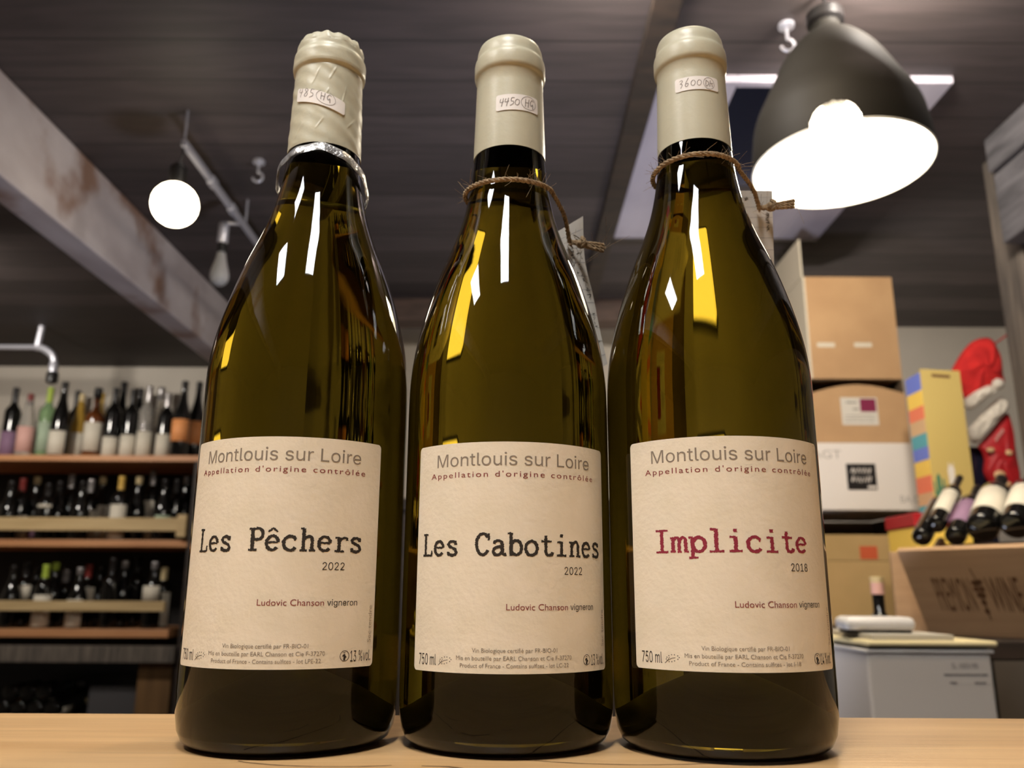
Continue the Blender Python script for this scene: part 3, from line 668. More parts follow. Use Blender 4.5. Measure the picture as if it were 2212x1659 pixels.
def twine_tag(bxy, zf, zs, hole, tail, corners, label, seed, lines, notes):
    """loop of jute round the neck, run to a knotted hole in a hanging card; corners = list of (left, right) world points down the card"""
    rnd = random.Random(seed)
    c = Vector((bxy[0], bxy[1], CT))
    t = thing('paper_tag', label, 'tag', c)
    loop = []
    for k in range(0, 31):
        a = math.radians(72 - 250*k/30)
        z = zs + (zf-zs)*max(0, math.cos(a))
        r = rad(z) + 0.0020
        loop.append(Vector((r*math.sin(a), -r*math.cos(a), z)))
    hl = hole - c
    r1 = loop[0]
    side = Vector((r1.x + (hl.x-r1.x)*0.5 + 0.0015, r1.y + (hl.y-r1.y)*0.5, r1.z + (hl.z-r1.z)*0.42))
    path = [hl, side] + loop
    back = [loop[-1], Vector((0.006, 0.024, zs-0.004)), Vector((hl.x*0.7, max(hl.y, 0.0)+0.010, hl.z+0.008)), hl + Vector((0.001, 0.003, 0))]
    bm = bmesh.new(); twisted(path, 0.00105, bm); twisted(back, 0.00105, bm)
    o = done('twine_loop', bm, M['twine'], t)
    kb = bmesh.new(); tl = tail - c
    kp = hl + (tl-hl)*0.35
    ico(kb, kp, 0.0026, 2, (1.1, 1.1, 0.9))
    d = (tl-hl).normalized(); up = Vector((0, 0, 1))
    for s in (-1, 0, 1):
        twisted([hl, kp + up*0.0008*s, tl + up*0.0016*s + d*rnd.uniform(-.001, .001)], 0.0009, kb)
    for s in range(3):
        twisted([kp + Vector((0, -0.0022, -0.0025+0.002*s)), kp + Vector((0.0008, -0.003, 0.0005*s)), kp + Vector((0.0, -0.001, 0.0028))], 0.0009, kb)
    done('knot', kb, M['twine'], t)
    fb = bmesh.new(); fibres(path, 70, 0.005, fb, rnd, c); fibres([hl, kp, tl], 26, 0.007, fb, rnd, c)
    fibres([tl, tl + d*0.0005], 8, 0.011, fb, rnd, c)
    f_ = done('stray_fibres', fb, M['twine'], t); f_['kind'] = 'stuff'
    lf = smooth_path([p[0]-c for p in corners], 8); rt = smooth_path([p[1]-c for p in corners], 8)
    cb = bmesh.new(); nrow = len(lf); NC = 8
    nrm = ((rt[0]-lf[0]).cross(lf[-1]-lf[0])).normalized()*0.00012
    def on(i, k, s): return lf[i] + (rt[i]-lf[i])*(k/NC) + nrm*s
    vs = [on(i, k, s) for s in (1, -1) for i in range(nrow) for k in range(NC+1)]
    st = nrow*(NC+1); fs = []
    for i in range(nrow-1):
        for k in range(NC):
            q = (i*(NC+1)+k, i*(NC+1)+k+1, (i+1)*(NC+1)+k+1, (i+1)*(NC+1)+k); fs.append(q); fs.append(tuple(v+st for v in q[::-1]))
        for k in (0, NC): fs.append((i*(NC+1)+k, (i+1)*(NC+1)+k, (i+1)*(NC+1)+k+st, i*(NC+1)+k+st))
    for k in range(NC):
        for i in (0, nrow-1): fs.append((i*(NC+1)+k, i*(NC+1)+k+1, i*(NC+1)+k+1+st, i*(NC+1)+k+st))
    add(cb, vs, fs)
    card = done('card', cb, M['tag'], t, False)
    sgn = 1 if nrm.y < 0 else -1
    def ink(u, v):            # u across 0..1, v down 0..1
        x = v*(nrow-1); i = min(int(x), nrow-2); k = x-i
        a = lf[i].lerp(lf[i+1], k); b = rt[i].lerp(rt[i+1], k)
        return a.lerp(b, u) + nrm*sgn*1.6
    g = bmesh.new()
    for q in range(1, lines):
        vs2, fs2 = stroke([(0.02, q/lines), (0.98, q/lines)], 0.0035, 0, 0.1); add(g, [ink(*v) for v in vs2], fs2)
    done('grid_lines', g, M['tagline'], card, False)
    g = bmesh.new()
    for (u, v0, v1, sz) in notes:          # pen script running down the card
        v = v0
        while v < v1:
            n = rnd.choice((2, 3)); pts = [(u + rnd.uniform(-1, 1)*sz, v + rnd.uniform(0, 1)*sz*0.30) for _ in range(n+1)]
            vs2, fs2 = stroke(pts, 0.006, 0.001, 0.05); add(g, [ink(*q) for q in vs2], fs2)
            v += sz*0.16
    done('handwriting', g, M['inkblack'], card, False)
    return t

K = 0.3466
twine_tag(B2, 0.2268, 0.2285, px(1230, 522, K + 0.024), px(1306, 536, K + 0.028),
    [(px(1196, 505, K + 0.021), px(1259, 467, K + 0.036)), (px(1222, 560, K + 0.022), px(1263, 560, K + 0.036)), (px(1250, 640, K + 0.024), px(1281, 640, K + 0.037)), (px(1272, 710, K + 0.026), px(1296, 715, K + 0.038)), (px(1290, 800, K + 0.026), px(1312, 786, K + 0.039))],
    'ruled paper tag with pen notes tied by twine to the middle bottle', 3, 11, ((0.72, 0.10, 0.50, 0.16), (0.40, 0.10, 0.34, 0.14), (0.7, 0.60, 0.72, 0.14), (0.7, 0.80, 0.83, 0.1)))
twine_tag(B3, 0.2365, 0.2355, px(1640, 450, K + 0.018), px(1714, 440, K + 0.020),
    [(px(1596, 412, K + 0.014), px(1668, 412, K + 0.026)), (px(1600, 470, K + 0.014), px(1669, 470, K + 0.026)), (px(1628, 540, K + 0.016), px(1671, 540, K + 0.026)), (px(1650, 640, K + 0.016), px(1674, 640, K + 0.026))],
    'ruled paper tag tied by twine to the right bottle, in front of the lamp', 5, 9, ((0.82, 0.28, 0.48, 0.08), (0.2, 0.1, 0.14, 0.07)))

# ================================================================== lamps
def globe_lamp():
    c = W(-0.70, 1.60, 0.774)
    t = thing('globe_pendant', 'lit warm globe bulb hanging from the near end of the white ceiling rail', 'lamp', c)
    bm = bmesh.new(); ico(bm, (0, 0, 0), 0.0465, 3)
    done('globe', bm, M['globe_hot'], t)
    done('socket', lathe([(0, 0.044), (0.017, 0.044), (0.018, 0.05), (0.018, 0.082), (0.012, 0.09), (0, 0.09)], 20), M['black'], t)
    done('cord', tube([(0, 0, 0.09), (0.006, 0, 0.118), (0.010, -0.01, 0.130)], 0.002, 6), M['black'], t)
    return t
globe_lamp()

def pendant():
    c = W(0.5186, 1.2036, 0.6525)
    t = thing('pendant_lamp', 'lit pendant lamp with dark dome shade and white inside, right of the bottles', 'lamp', c, (math.radians(-2), 0, 0))
    OUT = [(0.135, 0.0), (0.1352, 0.012), (0.1345, 0.03), (0.1315, 0.055), (0.128, 0.077), (0.120, 0.10), (0.108, 0.125), (0.092, 0.16), (0.077, 0.19), (0.056, 0.22), (0.036, 0.24), (0.024, 0.252), (0.022, 0.27)]
    to_cam = math.atan2(-1.2036, -0.5186)
    def dome(off, m, name):
        sm = smooth_path([(r - off, z, 0) for r, z in OUT], 9)
        bm = lathe([(v.x, v.y) for v in sm], 420)
        # round notch invented in the rim to shape the bulb's glow above it
        kill = []
        for f in bm.faces:
            p = f.calc_center_median(); a = math.atan2(p.y, p.x) - to_cam + 0.02
            a = (a + PI) % (2*PI) - PI
            if math.hypot(a*0.135, (p.z - 0.000)*0.98) < 0.036: kill.append(f)
        bmesh.ops.delete(bm, geom=kill, context='FACES')
        return done(name, bm, m, t, angle=2)
    dome(0.0, M['enamel_out'], 'shade')
    dome(0.0022, M['enamel_in'], 'shade_lining')
    rim = []
    for k in range(120):
        a = to_cam - 0.02 + 0.272 + (2*PI - 0.544)*k/119
        rim.append((0.1345*math.cos(a), 0.1345*math.sin(a), 0.0))
    done('rim', tube(rim, 0.0018, 6), M['enamel_in'], t)
    bm = bmesh.new(); ico(bm, (0, 0, 0.058), 0.044, 3)
    done('bulb', bm, M['bulb_hot'], t)
    done('socket', lathe([(0, 0.098), (0.014, 0.099), (0.018, 0.105), (0.02, 0.262), (0.03, 0.268), (0.03, 0.285), (0.012, 0.30), (0, 0.30)], 24), M['black'], t)
    done('cord', tube([(0, 0, 0.295), (0.003, 0, 0.315), (0.0, 0, 0.3315)], 0.003, 8), M['black'], t)
    return t
pendant()

def hook(at, label):
    t = thing('ceiling_hook', label, 'hook', at)
    bm = lathe([(0, 0), (0.014, 0), (0.014, -0.006), (0.004, -0.010), (0, -0.010)], 16)
    done('base_plate', bm, M['steel'], t)
    pts = [(0, 0, -0.008), (0, 0, -0.03)] + [(0.012*math.sin(a) , 0, -0.042 + 0.012*math.cos(a)) for a in [k*0.5 for k in range(0, 10)]]
    done('hook_wire', tube(pts, 0.003, 8), M['steel'], t)
    return t
hook(px(1700, 75, 1.30).xy.to_3d() + Vector((0, 0, CZ)), 'small shiny hook on the ceiling above the dark lamp shade')

# rail with its edison bulb
rail = thing('ceiling_rail', 'thin white metal rail hung below the dark ceiling, running to the back', 'rail', W(-0.689, 1.584, 0.908))
done('rail_bar', bx((-0.006, 0, -0.008), (0.006, 1.30, 0.008), 0.002), M['steel'], rail, False)
for y in (0.004, 0.42, 0.85, 1.28):
    done('hanger_rod', tube([(0, y, 0.008), (0, y, 0.076)], 0.0028, 8), M['steel'], rail)
for y in (0.16, 0.30):
    done('joint_sleeve', bx((-0.0085, y, -0.0105), (0.0085, y + 0.035, 0.0105), 0.003), M['steel'], rail, False)
ed = thing('edison_bulb_holder', 'unlit clear edison bulb on a bracket off the white ceiling rail', 'lamp', W(-0.689, 1.985, 0.908))
done('bracket_arm', tube([(-0.0085, 0, 0), (-0.043, 0, 0.002), (-0.048, 0, -0.004)], 0.005, 10), M['steel'], ed)
sx = -0.048
done('socket', lathe([(0, 0.0), (0.012, 0.0), (0.013, -0.006), (0.013, -0.052), (0.011, -0.055), (0, -0.055)], 20, mt=Matrix.Translation((sx, 0, 0))), M['steel'], ed)
done('screw_cap', lathe([(0, -0.055), (0.012, -0.055), (0.012, -0.078), (0.009, -0.082), (0, -0.082)], 20, mt=Matrix.Translation((sx, 0, 0))), M['black'], ed)
BP = [(0.0105, -0.080), (0.0125, -0.092), (0.016, -0.108), (0.0205, -0.124), (0.0235, -0.138), (0.0232, -0.149), (0.0185, -0.160), (0.010, -0.1665), (0, -0.168)]
done('glass_bulb', lathe(BP, 32, mt=Matrix.Translation((sx, 0, 0))), M['clear'], ed, angle=2)
fm = tube([(sx + 0.006*math.sin(k*1.57), 0.006*math.cos(k*1.57), -0.09 - 0.045*(k % 2)) for k in range(9)], 0.0007, 5)
done('filament', fm, M['cork'], ed)
hook(W(*( -0.60, 1.80, 0.984)), 'small metal hook on the dark ceiling near the white rail')

# second rail with a hanging dark lamp holder, above the wine shelves
p_end = px(78, 750, 3.10)
r2 = thing('ceiling_rail', 'short grey rail with elbow end under the ceiling above the bottle shelves', 'rail', p_end)
done('rail_bar', tube([(-0.9, 0, 0), (0.0, 0, 0)], 0.009, 10), M['steel'], r2)
done('hanger_rod', tube([(0.005, 0, 0), (0.012, 0, CZ - p_end.z)], 0.012, 10), M['steel'], r2)
done('elbow', tube(smooth_path([(0, 0, 0), (0.03, 0, -0.006), (0.065, 0, -0.03), (0.078, 0, -0.06)], 6), 0.013, 10), M['steel'], r2)
lh = thing('spot_lamp', 'small unlit spot lamp with dark end hanging from the grey rail elbow', 'lamp', p_end + Vector((0.078, 0, -0.06)))
done('holder', lathe([(0, 0.0), (0.014, 0.0), (0.017, -0.006), (0.017, -0.038), (0, -0.038)], 16), M['steel'], lh)
done('lamp_head', lathe([(0, -0.038), (0.017, -0.038), (0.022, -0.048), (0.021, -0.078), (0.012, -0.084), (0, -0.084)], 16), M['black'], lh)

# two lit panels on the ceiling above and behind the photographer (seen mirrored in the bottle shoulders)
for (x0, x1, d0, d1, lb) in ((-0.155, -0.005, -0.30, 0.05, 'lit ceiling panel lamp straight above the counter, seen mirrored in the bottles'), (-0.72, -0.58, -0.22, 0.05, 'lit ceiling panel lamp up to the left, seen mirrored in the bottles')):
    a = W(x0, d0, 0); c = W(x1, d1, 0)
    t = thing('ceiling_panel_light', lb, 'ceiling light', ((a.x+c.x)/2, (a.y+c.y)/2, CZ))
    hx, hy = (c.x-a.x)/2, (c.y-a.y)/2
    bm = bmesh.new(); box(bm, (-hx-0.008, -hy-0.008, -0.018), (hx+0.008, hy+0.008, 0.0), 0.003)
    done('housing', bm, M['steel'], t, False)
    done('diffuser', bx((-hx, -hy, -0.022), (hx, hy, -0.0185)), M['panel_hot'], t, False)

# ================================================================== wine shelves at the back left
SD = 3.30
def zz(y, d=SD, x=200): return px(x, y, d).z
Z1, Z2, Z3 = zz(983), zz(1166), zz(1359)
XR = px(408, 1200, SD).x
unit = thing('wine_shelf', 'tall wooden wine shelf full of bottles against the back wall', 'shelf', W(0, SD, -CAMZ))
UX0, UX1 = -2.5, XR + 0.03
def ub(bm, x0, x1, d0, d1, z0, z1, bev=0.002): return box(bm, (x0, d0 - SD, z0), (x1, d1 - SD, z1), bev)
done('shelf_board', ub(bmesh.new(), UX0, px(440, 990, SD).x, SD, 3.69, Z1 - 0.024, Z1), M['shelf'], unit, False)
done('shelf_board', ub(bmesh.new(), UX0, XR - 0.01, SD, 3.69, Z2 - 0.026, Z2), M['shelf'], unit, False)
done('shelf_board', ub(bmesh.new(), UX0, XR - 0.05, SD, 3.69, Z3 - 0.030, Z3), M['shelf'], unit, False)
s1a, s1b = zz(1119), zz(1147)
done('retaining_slat', ub(bmesh.new(), UX0, px(392, 1130, SD).x, SD - 0.022, SD - 0.002, s1b, s1a), M['slat'], unit, False)
done('slat_bracket', ub(bmesh.new(), px(388, 1130, SD).x, px(408, 1130, SD).x, SD - 0.03, SD - 0.001, zz(1160), zz(1112)), M['slat'], unit, False)
s2a, s2b = zz(1298), zz(1320)
done('retaining_slat', ub(bmesh.new(), UX0, px(360, 1310, SD).x, SD - 0.022, SD - 0.002, s2b, s2a), M['slat'], unit, False)
done('frame_rail', ub(bmesh.new(), UX0, XR - 0.002, SD - 0.05, SD + 0.0, zz(1429), zz(1394)), M['greywood'], unit, False)
done('side_post', ub(bmesh.new(), XR, XR + 0.07, SD - 0.03, 3.69, 0.0, Z1 - 0.026), M['darkwood'], unit, False)
done('back_panel', ub(bmesh.new(), UX0, XR, 3.67, 3.69, 0.0, Z1 - 0.026), M['black'], unit, False)
done('lower_board', ub(bmesh.new(), UX0, XR - 0.002, SD, 3.66, zz(1560) - 0.03, zz(1560)), M['darkwood'], unit, False)
done('brown_panel', ub(bmesh.new(), px(293, 1480, SD).x, px(366, 1480, SD).x, SD + 0.01, SD + 0.03, zz(1560), zz(1432)), M['brownpanel'], unit, False)
done('grey_panel', ub(bmesh.new(), px(178, 1500, SD).x, px(292, 1500, SD).x, SD + 0.05, SD + 0.07, zz(1560), zz(1486)), M['greypanel'], unit, False)

# bottle kinds: (profile, capsule profile, label band)
def bkind(kind, h):
    k = h/0.30
    P_ = {'bordeaux': [(0, .004), (.030, 0), (.036, .003), (.0375, .01), (.0375, .19), (.035, .203), (.026, .216), (.0175, .226), (.0145, .238), (.014, .286), (.0150, .288), (.0150, .296), (.013, .30), (0, .30)],
          'burgundy': [(0, .004), (.033, 0), (.040, .004), (.0415, .012), (.0415, .125), (.040, .15), (.0345, .176), (.026, .20), (.019, .224), (.0155, .25), (.0145, .285), (.0158, .287), (.0158, .295), (.014, .30), (0, .30)],
          'flute': [(0, .004), (.030, 0), (.037, .004), (.0375, .01), (.0375, .12), (.034, .16), (.026, .20), (.019, .24), (.0145, .27), (.0135, .29), (.0145, .292), (.0145, .298), (.013, .30), (0, .30)],
          'spirit': [(0, .004), (.036, 0), (.043, .004), (.044, .012), (.044, .165), (.0425, .18), (.034, .193), (.02, .202), (.0155, .212), (.015, .255), (.0185, .257), (.0185, .293), (.017, .30), (0, .30)]}[kind]
    return [(r, z*k) for r, z in P_]
CACHE = {}
def bottle_meshes(kind, h, lw):
    key = (kind, h, lw)
    if key not in CACHE:
        pr = bkind(kind, h); k = h/0.30
        body = lathe(pr, 24); bmesh.ops.recalc_face_normals(body, faces=body.faces[:])
        for f in body.faces: f.smooth = True
        me = bpy.data.meshes.new('glass_body'); body.to_mesh(me); body.free()
        rb = max(r for r, z in pr); z0, z1 = lw[0]*k, lw[1]*k
        lb = bmesh.new(); rows = []
        for q in range(17):
            a = -1.25 + 2.5*q/16
            rows.append([lb.verts.new(((rb + s)*math.sin(a), -(rb + s)*math.cos(a), z)) for s, z in ((0.0001, z0), (0.0007, z0), (0.0007, z1), (0.0001, z1))])
        for A, B in zip(rows, rows[1:]):
            for q in range(3): lb.faces.new((A[q], B[q], B[q+1], A[q+1])).smooth = True
        ml = bpy.data.meshes.new('front_label'); lb.to_mesh(ml); lb.free()
        zc = {'bordeaux': .236, 'burgundy': .25, 'flute': .245, 'spirit': .254}[kind]*k
        cp = [(r + 0.0006, z) for r, z in pr if z > zc and r > 0]; cp = [(cp[0][0], zc)] + cp + [(0, pr[-1][1] + 0.0006)]
        cb = lathe(cp, 20)
        for f in cb.faces: f.smooth = True
        mc = bpy.data.meshes.new('capsule'); cb.to_mesh(mc); cb.free()
        for m_ in (me, ml, mc): m_.materials.append(None)
        CACHE[key] = (me, ml, mc)
    return CACHE[key]
def slot(o, m):
    o.material_slots[0].link = 'OBJECT'; o.material_slots[0].material = m
def stand(kind, h, loc, glass, label_m, cap_m, label, group, lw=(0.03, 0.115), rotz=0.0, rot=None, name='wine_bottle', sxy=0.85):
    me, ml, mc = bottle_meshes(kind, h, lw)
    t = thing(name, label, 'bottle', loc, rot or (0, 0, rotz), group)
    slot(link('glass_body', me, t), M[glass])
    if sxy: t.scale = (sxy, sxy, 1)
    if label_m: slot(link('front_label', ml, t), M[label_m])
    if cap_m: slot(link('capsule', mc, t), M[cap_m])
    return t

ORD = ['first', 'second', 'third', 'fourth', 'fifth', 'sixth', 'seventh', 'eighth', 'ninth', 'tenth', 'eleventh', 'twelfth', 'thirteenth', 'fourteenth', 'fifteenth', 'sixteenth', 'seventeenth', 'eighteenth', 'nineteenth', 'twentieth']
# top shelf, left to right: (centre x in the photo, depth, kind, top y in the photo, glass, label, capsule, label band, turn, words)
TOP = [
 (16, 3.42, 'bordeaux', 838, 'darkglass', 'purplelabel', 'cap_black', (.01, .11), 0, 'dark bottle with a mauve label'),
 (50, 3.43, 'flute', 852, 'paleglass', 'pinklabel', 'cap_red', (.02, .14), .4, 'pinkish bottle with a red cap'),
 (92, 3.44, 'bordeaux', 838, 'greenglass', 'greenlabel', 'cap_lime', (.03, .15), -.3, 'green glass bottle with a lime capsule'),
 (122, 3.40, 'burgundy', 826, 'darkglass', 'plabel', 'cap_black', (.008, .10), 0, 'tall dark bottle with a low white label'),
 (153, 3.52, 'bordeaux', 845, 'darkglass', None, 'cap_black', (.03, .1), 0, 'plain dark bottle set back'),
 (163, 3.43, 'flute', 852, 'yellowglass', 'plabel', 'cap_cream', (.02, .12), .9, 'straw yellow bottle with a cream capsule'),
 (197, 3.40, 'spirit', 839, 'amberglass', 'plabel', 'cap_black', (.03, .15), 0, 'wide amber bottle with a large white label'),
 (206, 3.54, 'bordeaux', 850, 'yellowglass', None, 'cap_gold', (.03, .1), 0, 'bottle with a gold capsule set back'),
 (236, 3.41, 'bordeaux', 839, 'darkglass', 'plabel', 'cap_black', (.005, .09), .5, 'dark bottle with a narrow turned label'),
 (252, 3.50, 'burgundy', 826, 'darkglass', None, 'cap_black', (.03, .1), 0, 'tall plain black bottle'),
 (275, 3.42, 'bordeaux', 842, 'darkglass', 'plabel', 'cap_black', (.005, .10), 0, 'dark bottle with a square white label'),
 (290, 3.54, 'burgundy', 840, 'darkglass', 'plabel', 'cap_black', (.14, .18), .2, 'dark bottle with a neck label set back'),
 (310, 3.42, 'bordeaux', 835, 'paleglass', 'plabel', 'cap_silver', (.005, .11), 0, 'clear bottle over brown liquor with a white label'),
 (336, 3.54, 'spirit', 838, 'paleglass', None, 'cap_silver', (.03, .1), 0, 'clear glass bottle set back'),
 (352, 3.42, 'bordeaux', 850, 'darkglass', 'plabel', 'cap_silver', (.005, .11), 0, 'dark bottle with a broad white label and pale neck'),
 (386, 3.41, 'burgundy', 824, 'darkglass', 'olabel', 'cap_black', (.06, .145), .15, 'black bottle with an orange striped label'),
 (418, 3.41, 'burgundy', 826, 'darkglass', 'olabel', 'cap_black', (.06, .145), .15, 'black bottle with an orange striped label'),
]
for i, (x, d, kind, ty, gl, lb, cp, lw, rz, words) in enumerate(TOP):
    d = 3.60 if d >= 3.5 else (3.365 if i % 2 else 3.42) + (0.095 if x == 163 else 0) + (0.035 if x == 418 else 0)
    b = px(x, 975, d); h = round(px(x, ty, d).z - Z1, 3)
    stand(kind, h, (b.x, b.y, Z1 + 0.0008), gl, lb, cp, f'{words}, {ORD[i]} from left, top shelf', 'bottles on the top shelf', lw, rz)
def rows(xs, zb, y_base, grp, where, seed):
    rnd = random.Random(seed)
    for i, (x, ty, lb, cp, lw, rz, words) in enumerate(xs):
        d = 3.362 + 0.078*(i % 3); b = px(x, y_base, d); h = round(px(x, ty, d).z - zb, 3)
        stand(('burgundy', 'bordeaux')[i % 2], h, (b.x, b.y, zb + 0.0008), 'darkglass', lb, cp, f'{words}, {ORD[i]} from left, {where}', grp, lw, rz)
rows([(10, 1040, None, 'cap_black', (.03, .1), 0, 'plain black bottle'), (34, 1034, 'plabel', 'cap_red', (.006, .12), .8, 'dark bottle with a turned label'), (64, 1030, 'purplelabel', 'cap_cream', (.02, .1), 0, 'dark bottle with a cream capsule'),
      (92, 1045, 'plabel', 'cap_black', (.17, .185), -.2, 'black bottle with a thin slanting neck band'), (116, 1040, None, 'cap_black', (.03, .1), 0, 'plain black bottle'), (140, 1024, None, 'cap_silver', (.03, .1), 0, 'black bottle with a silver capsule'),
      (166, 1040, None, 'cap_black', (.03, .1), 0, 'plain black bottle'), (184, 1036, 'plabel', 'cap_silver', (.006, .15), .8, 'dark bottle with a label turned right'), (208, 1030, 'plabel', 'cap_cream', (.006, .165), .35, 'dark bottle with a white label and cream capsule'),
      (250, 1030, 'plabel', 'cap_gold', (.006, .165), .15, 'dark bottle with a white label and gold capsule'), (288, 1030, None, 'cap_cream', (.03, .1), 0, 'unlabelled bottle with a cream capsule'), (318, 1016, 'plabel', 'cap_silver', (.006, .17), -.5, 'tall bottle with silver neck and pale label'),
      (346, 1036, 'greenlabel', 'cap_black', (.06, .12), .8, 'dark bottle with a grey green label'), (372, 1036, None, 'cap_black', (.03, .1), 0, 'plain black bottle'), (392, 1030, None, 'cap_silver', (.03, .1), 0, 'black bottle with a silver capsule')],
     Z2, 1160, 'bottles on the second shelf', 'second shelf', 4)
rows([(14, 1222, None, 'cap_black', (.03, .1), 0, 'plain black bottle'), (42, 1214, 'plabel', 'cap_black', (.125, .19), 0, 'black bottle with a small white label'), (66, 1225, None, 'cap_black', (.03, .1), 0, 'plain black bottle'),
      (84, 1220, 'plabel', 'cap_lime', (.006, .155), .5, 'dark bottle with a tilted white label'), (104, 1216, None, 'cap_lime', (.03, .1), 0, 'black bottle with a pale green capsule'), (130, 1232, None, 'cap_silver', (.03, .1), 0, 'black bottle with a silver capsule'),
      (160, 1226, 'plabel', 'cap_silver', (.006, .14), -.2, 'dark bottle with a large square label'), (178, 1220, 'plabel', 'cap_red', (.12, .19), .2, 'black bottle with a tall narrow label'), (204, 1224, None, 'cap_black', (.03, .1), 0, 'plain black bottle'),
      (230, 1206, None, 'cap_black', (.03, .1), 0, 'tall plain black bottle'), (256, 1212, None, 'cap_silver', (.03, .1), 0, 'black bottle with a silver capsule'), (284, 1204, None, 'cap_black', (.03, .1), 0, 'tall plain black bottle'),
      (322, 1214, 'plabel', 'cap_silver', (.125, .19), -.1, 'black bottle with a clean white label'), (344, 1226, 'plabel', 'cap_cream', (.006, .175), .2, 'black bottle with a tilted white label')],
     Z3, 1352, 'bottles on the third shelf', 'third shelf', 5)
# heap of bottles lying on the lowest board
ZB = zz(1560)
HEAP = [(2, 1530, 'cap_red', 'plabel', 'dark bottle with a red capsule lying'), (38, 1530, 'cap_black', 'plabel', 'dark bottle with a white label lying low'), (20, 1496, 'cap_gold', 'olabel', 'bottle with an orange label lying on top'), (74, 1530, 'cap_silver', 'plabel', 'bottle with a silver capsule lying'),
        (56, 1500, 'cap_black', 'greenlabel', 'bottle with a pale green label lying on top'), (92, 1500, 'cap_silver', 'plabel', 'bottle with a crumpled pale label lying on top'), (110, 1536, 'cap_cream', 'plabel', 'rightmost bottle with a cream capsule lying')]
for i, (x, y, cp, lb, words) in enumerate(HEAP):
    p = px(x, y, 3.36)
    row = 1 if y < 1515 else 0
    stand('bordeaux', 0.30, (px(x, y, 3.36).x, SD - CD + 0.06, ZB + 0.034 + 0.059*row), 'darkglass', lb, cp, words + ' in the heap under the shelves', 'bottles heaped under the shelves', (.03, .115), 0, (-PI/2, PI + 0.5*(i % 3) - 0.5, 0), sxy=0.80)

# ================================================================== cartons, bag, crate on the right
CDp = 2.1
def P(x, y, d=CDp): return px(x, y, d)
def carton(name, label, x0, x1, zb, zt, d0, d1, m, lip=None, arch=0.0, group='cartons stacked behind the right bottle'):
    """closed carton, or an open one whose front wall stops at height lip (arched up by arch in the middle)"""
    t = thing(name, label, 'box', W((x0+x1)/2, d0, zb - CAMZ), group=group)
    hx, dp, h, th = (x1-x0)/2, d1-d0, zt-zb, 0.005
    if lip is None:
        done('carton_body', bx((-hx, 0, 0), (hx, dp, h), 0.003), m, t, False)
        done('tape_seam', bx((-hx+0.004, dp*0.46, h), (hx-0.004, dp*0.54, h+0.0004)), M['flap'], t, False)
        return t
    bm = bmesh.new()
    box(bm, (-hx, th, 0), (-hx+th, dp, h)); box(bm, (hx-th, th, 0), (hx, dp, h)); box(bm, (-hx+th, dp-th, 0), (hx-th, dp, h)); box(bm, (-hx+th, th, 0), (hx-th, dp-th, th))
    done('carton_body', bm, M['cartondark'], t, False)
    n = 20; top = [(hx - 2*hx*k/n, lip - zb + arch*math.sin(PI*k/n)) for k in range(n+1)]
    done('front_wall', prism([(-hx, 0), (hx, 0)] + top, th, Matrix.Translation((0, th, 0)) @ Matrix.Rotation(PI/2, 4, 'X')), m, t, False)
    return t
X0, X1 = P(1758, 900).x, P(1962, 900).x
z818, z850, z957, z1104, z1153, z1212 = [P(1850, y).z for y in (819, 850, 957, 1104, 1155, 1212)]
k = carton('cardboard_box', 'plain brown cardboard box lowest in the visible carton stack', X0 - 0.05, X1 + 0.03, z1212 - 0.30, z1212, CDp, CDp + 0.34, M['carton2'])
carton('cardboard_box', 'brown cardboard box standing on the floor under the carton stack', X0 - 0.05, X1 + 0.03, 0.0, (z1212 - 0.302), CDp, CDp + 0.34, M['carton2'])
k = carton('cardboard_box', 'open brown cardboard box with an orange square sticker below the white box', X0 - 0.05, X1 + 0.03, z1212 + 0.001, z1104, CDp, CDp + 0.34, M['carton2'], z1153)
o1 = P(1859, 1208); o2 = P(1894, 1180)
loc = lambda t, p: p - t.location
a_, c_ = loc(k, o1), loc(k, o2)
done('orange_sticker', bx((a_.x, -0.0008, a_.z), (c_.x, 0.0, c_.z)), M['orange'], k, False)
k = carton('white_box', 'white carton with a black square logo, between brown cardboard boxes', X0 - 0.07, X1 + 0.02, z1104 + 0.001, z957, CDp - 0.005, CDp + 0.33, M['whitecarton'])
def onface(k, x, y, d): return loc(k, P(x, y, d))
def facefn(y=-0.0006): return lambda u, v: Vector((u, y, v))
a_, c_ = onface(k, 1832, 1058, CDp - .005), onface(k, 1890, 1002, CDp - .005)
lg = done('black_logo', bx((a_.x, -0.0008, a_.z), (c_.x, 0.0, c_.z)), M['black'], k, False)
g = bmesh.new(); rnd = random.Random(2); wd = c_.x - a_.x
for row in (0.64, 0.34):
    pts = [(a_.x + wd*(0.16 + 0.66*q/13), a_.z + wd*(row + (0.10 if q % 2 else -0.07) + rnd.uniform(-.03, .03))) for q in range(14)]
    vs, fs = stroke(pts, wd*0.06, 0.0004, 0.01); add(g, [facefn(-0.0012)(*v) for v in vs], fs)
add(g, [facefn(-0.0012)(a_.x + wd*u, a_.z + wd*v) for u, v in ((.68, .05), (.97, .05), (.97, .14), (.68, .14))], [(0, 1, 2, 3)])
done('white_scrawl', g, M['whitecarton'], lg, False)
g = bmesh.new(); a_, c_ = onface(k, 1738, 990, CDp - .005), onface(k, 1816, 968, CDp - .005)
bend_in(g, text_flat('BAGT', a_.x, c_.x, a_.z, (c_.z - a_.z)*0.8), facefn(-0.0004)); gp = mat('faint_grey_print', srgb(168, 160, 150), 0.7); done('grey_print', g, gp, k, False); g = bmesh.new()
a_, c_ = onface(k, 1946, 1086, CDp - .005), onface(k, 1985, 1068, CDp - .005)
bend_in(g, text_flat('BA.C', a_.x, c_.x, a_.z, (c_.z - a_.z)*0.85), facefn(-0.0004))
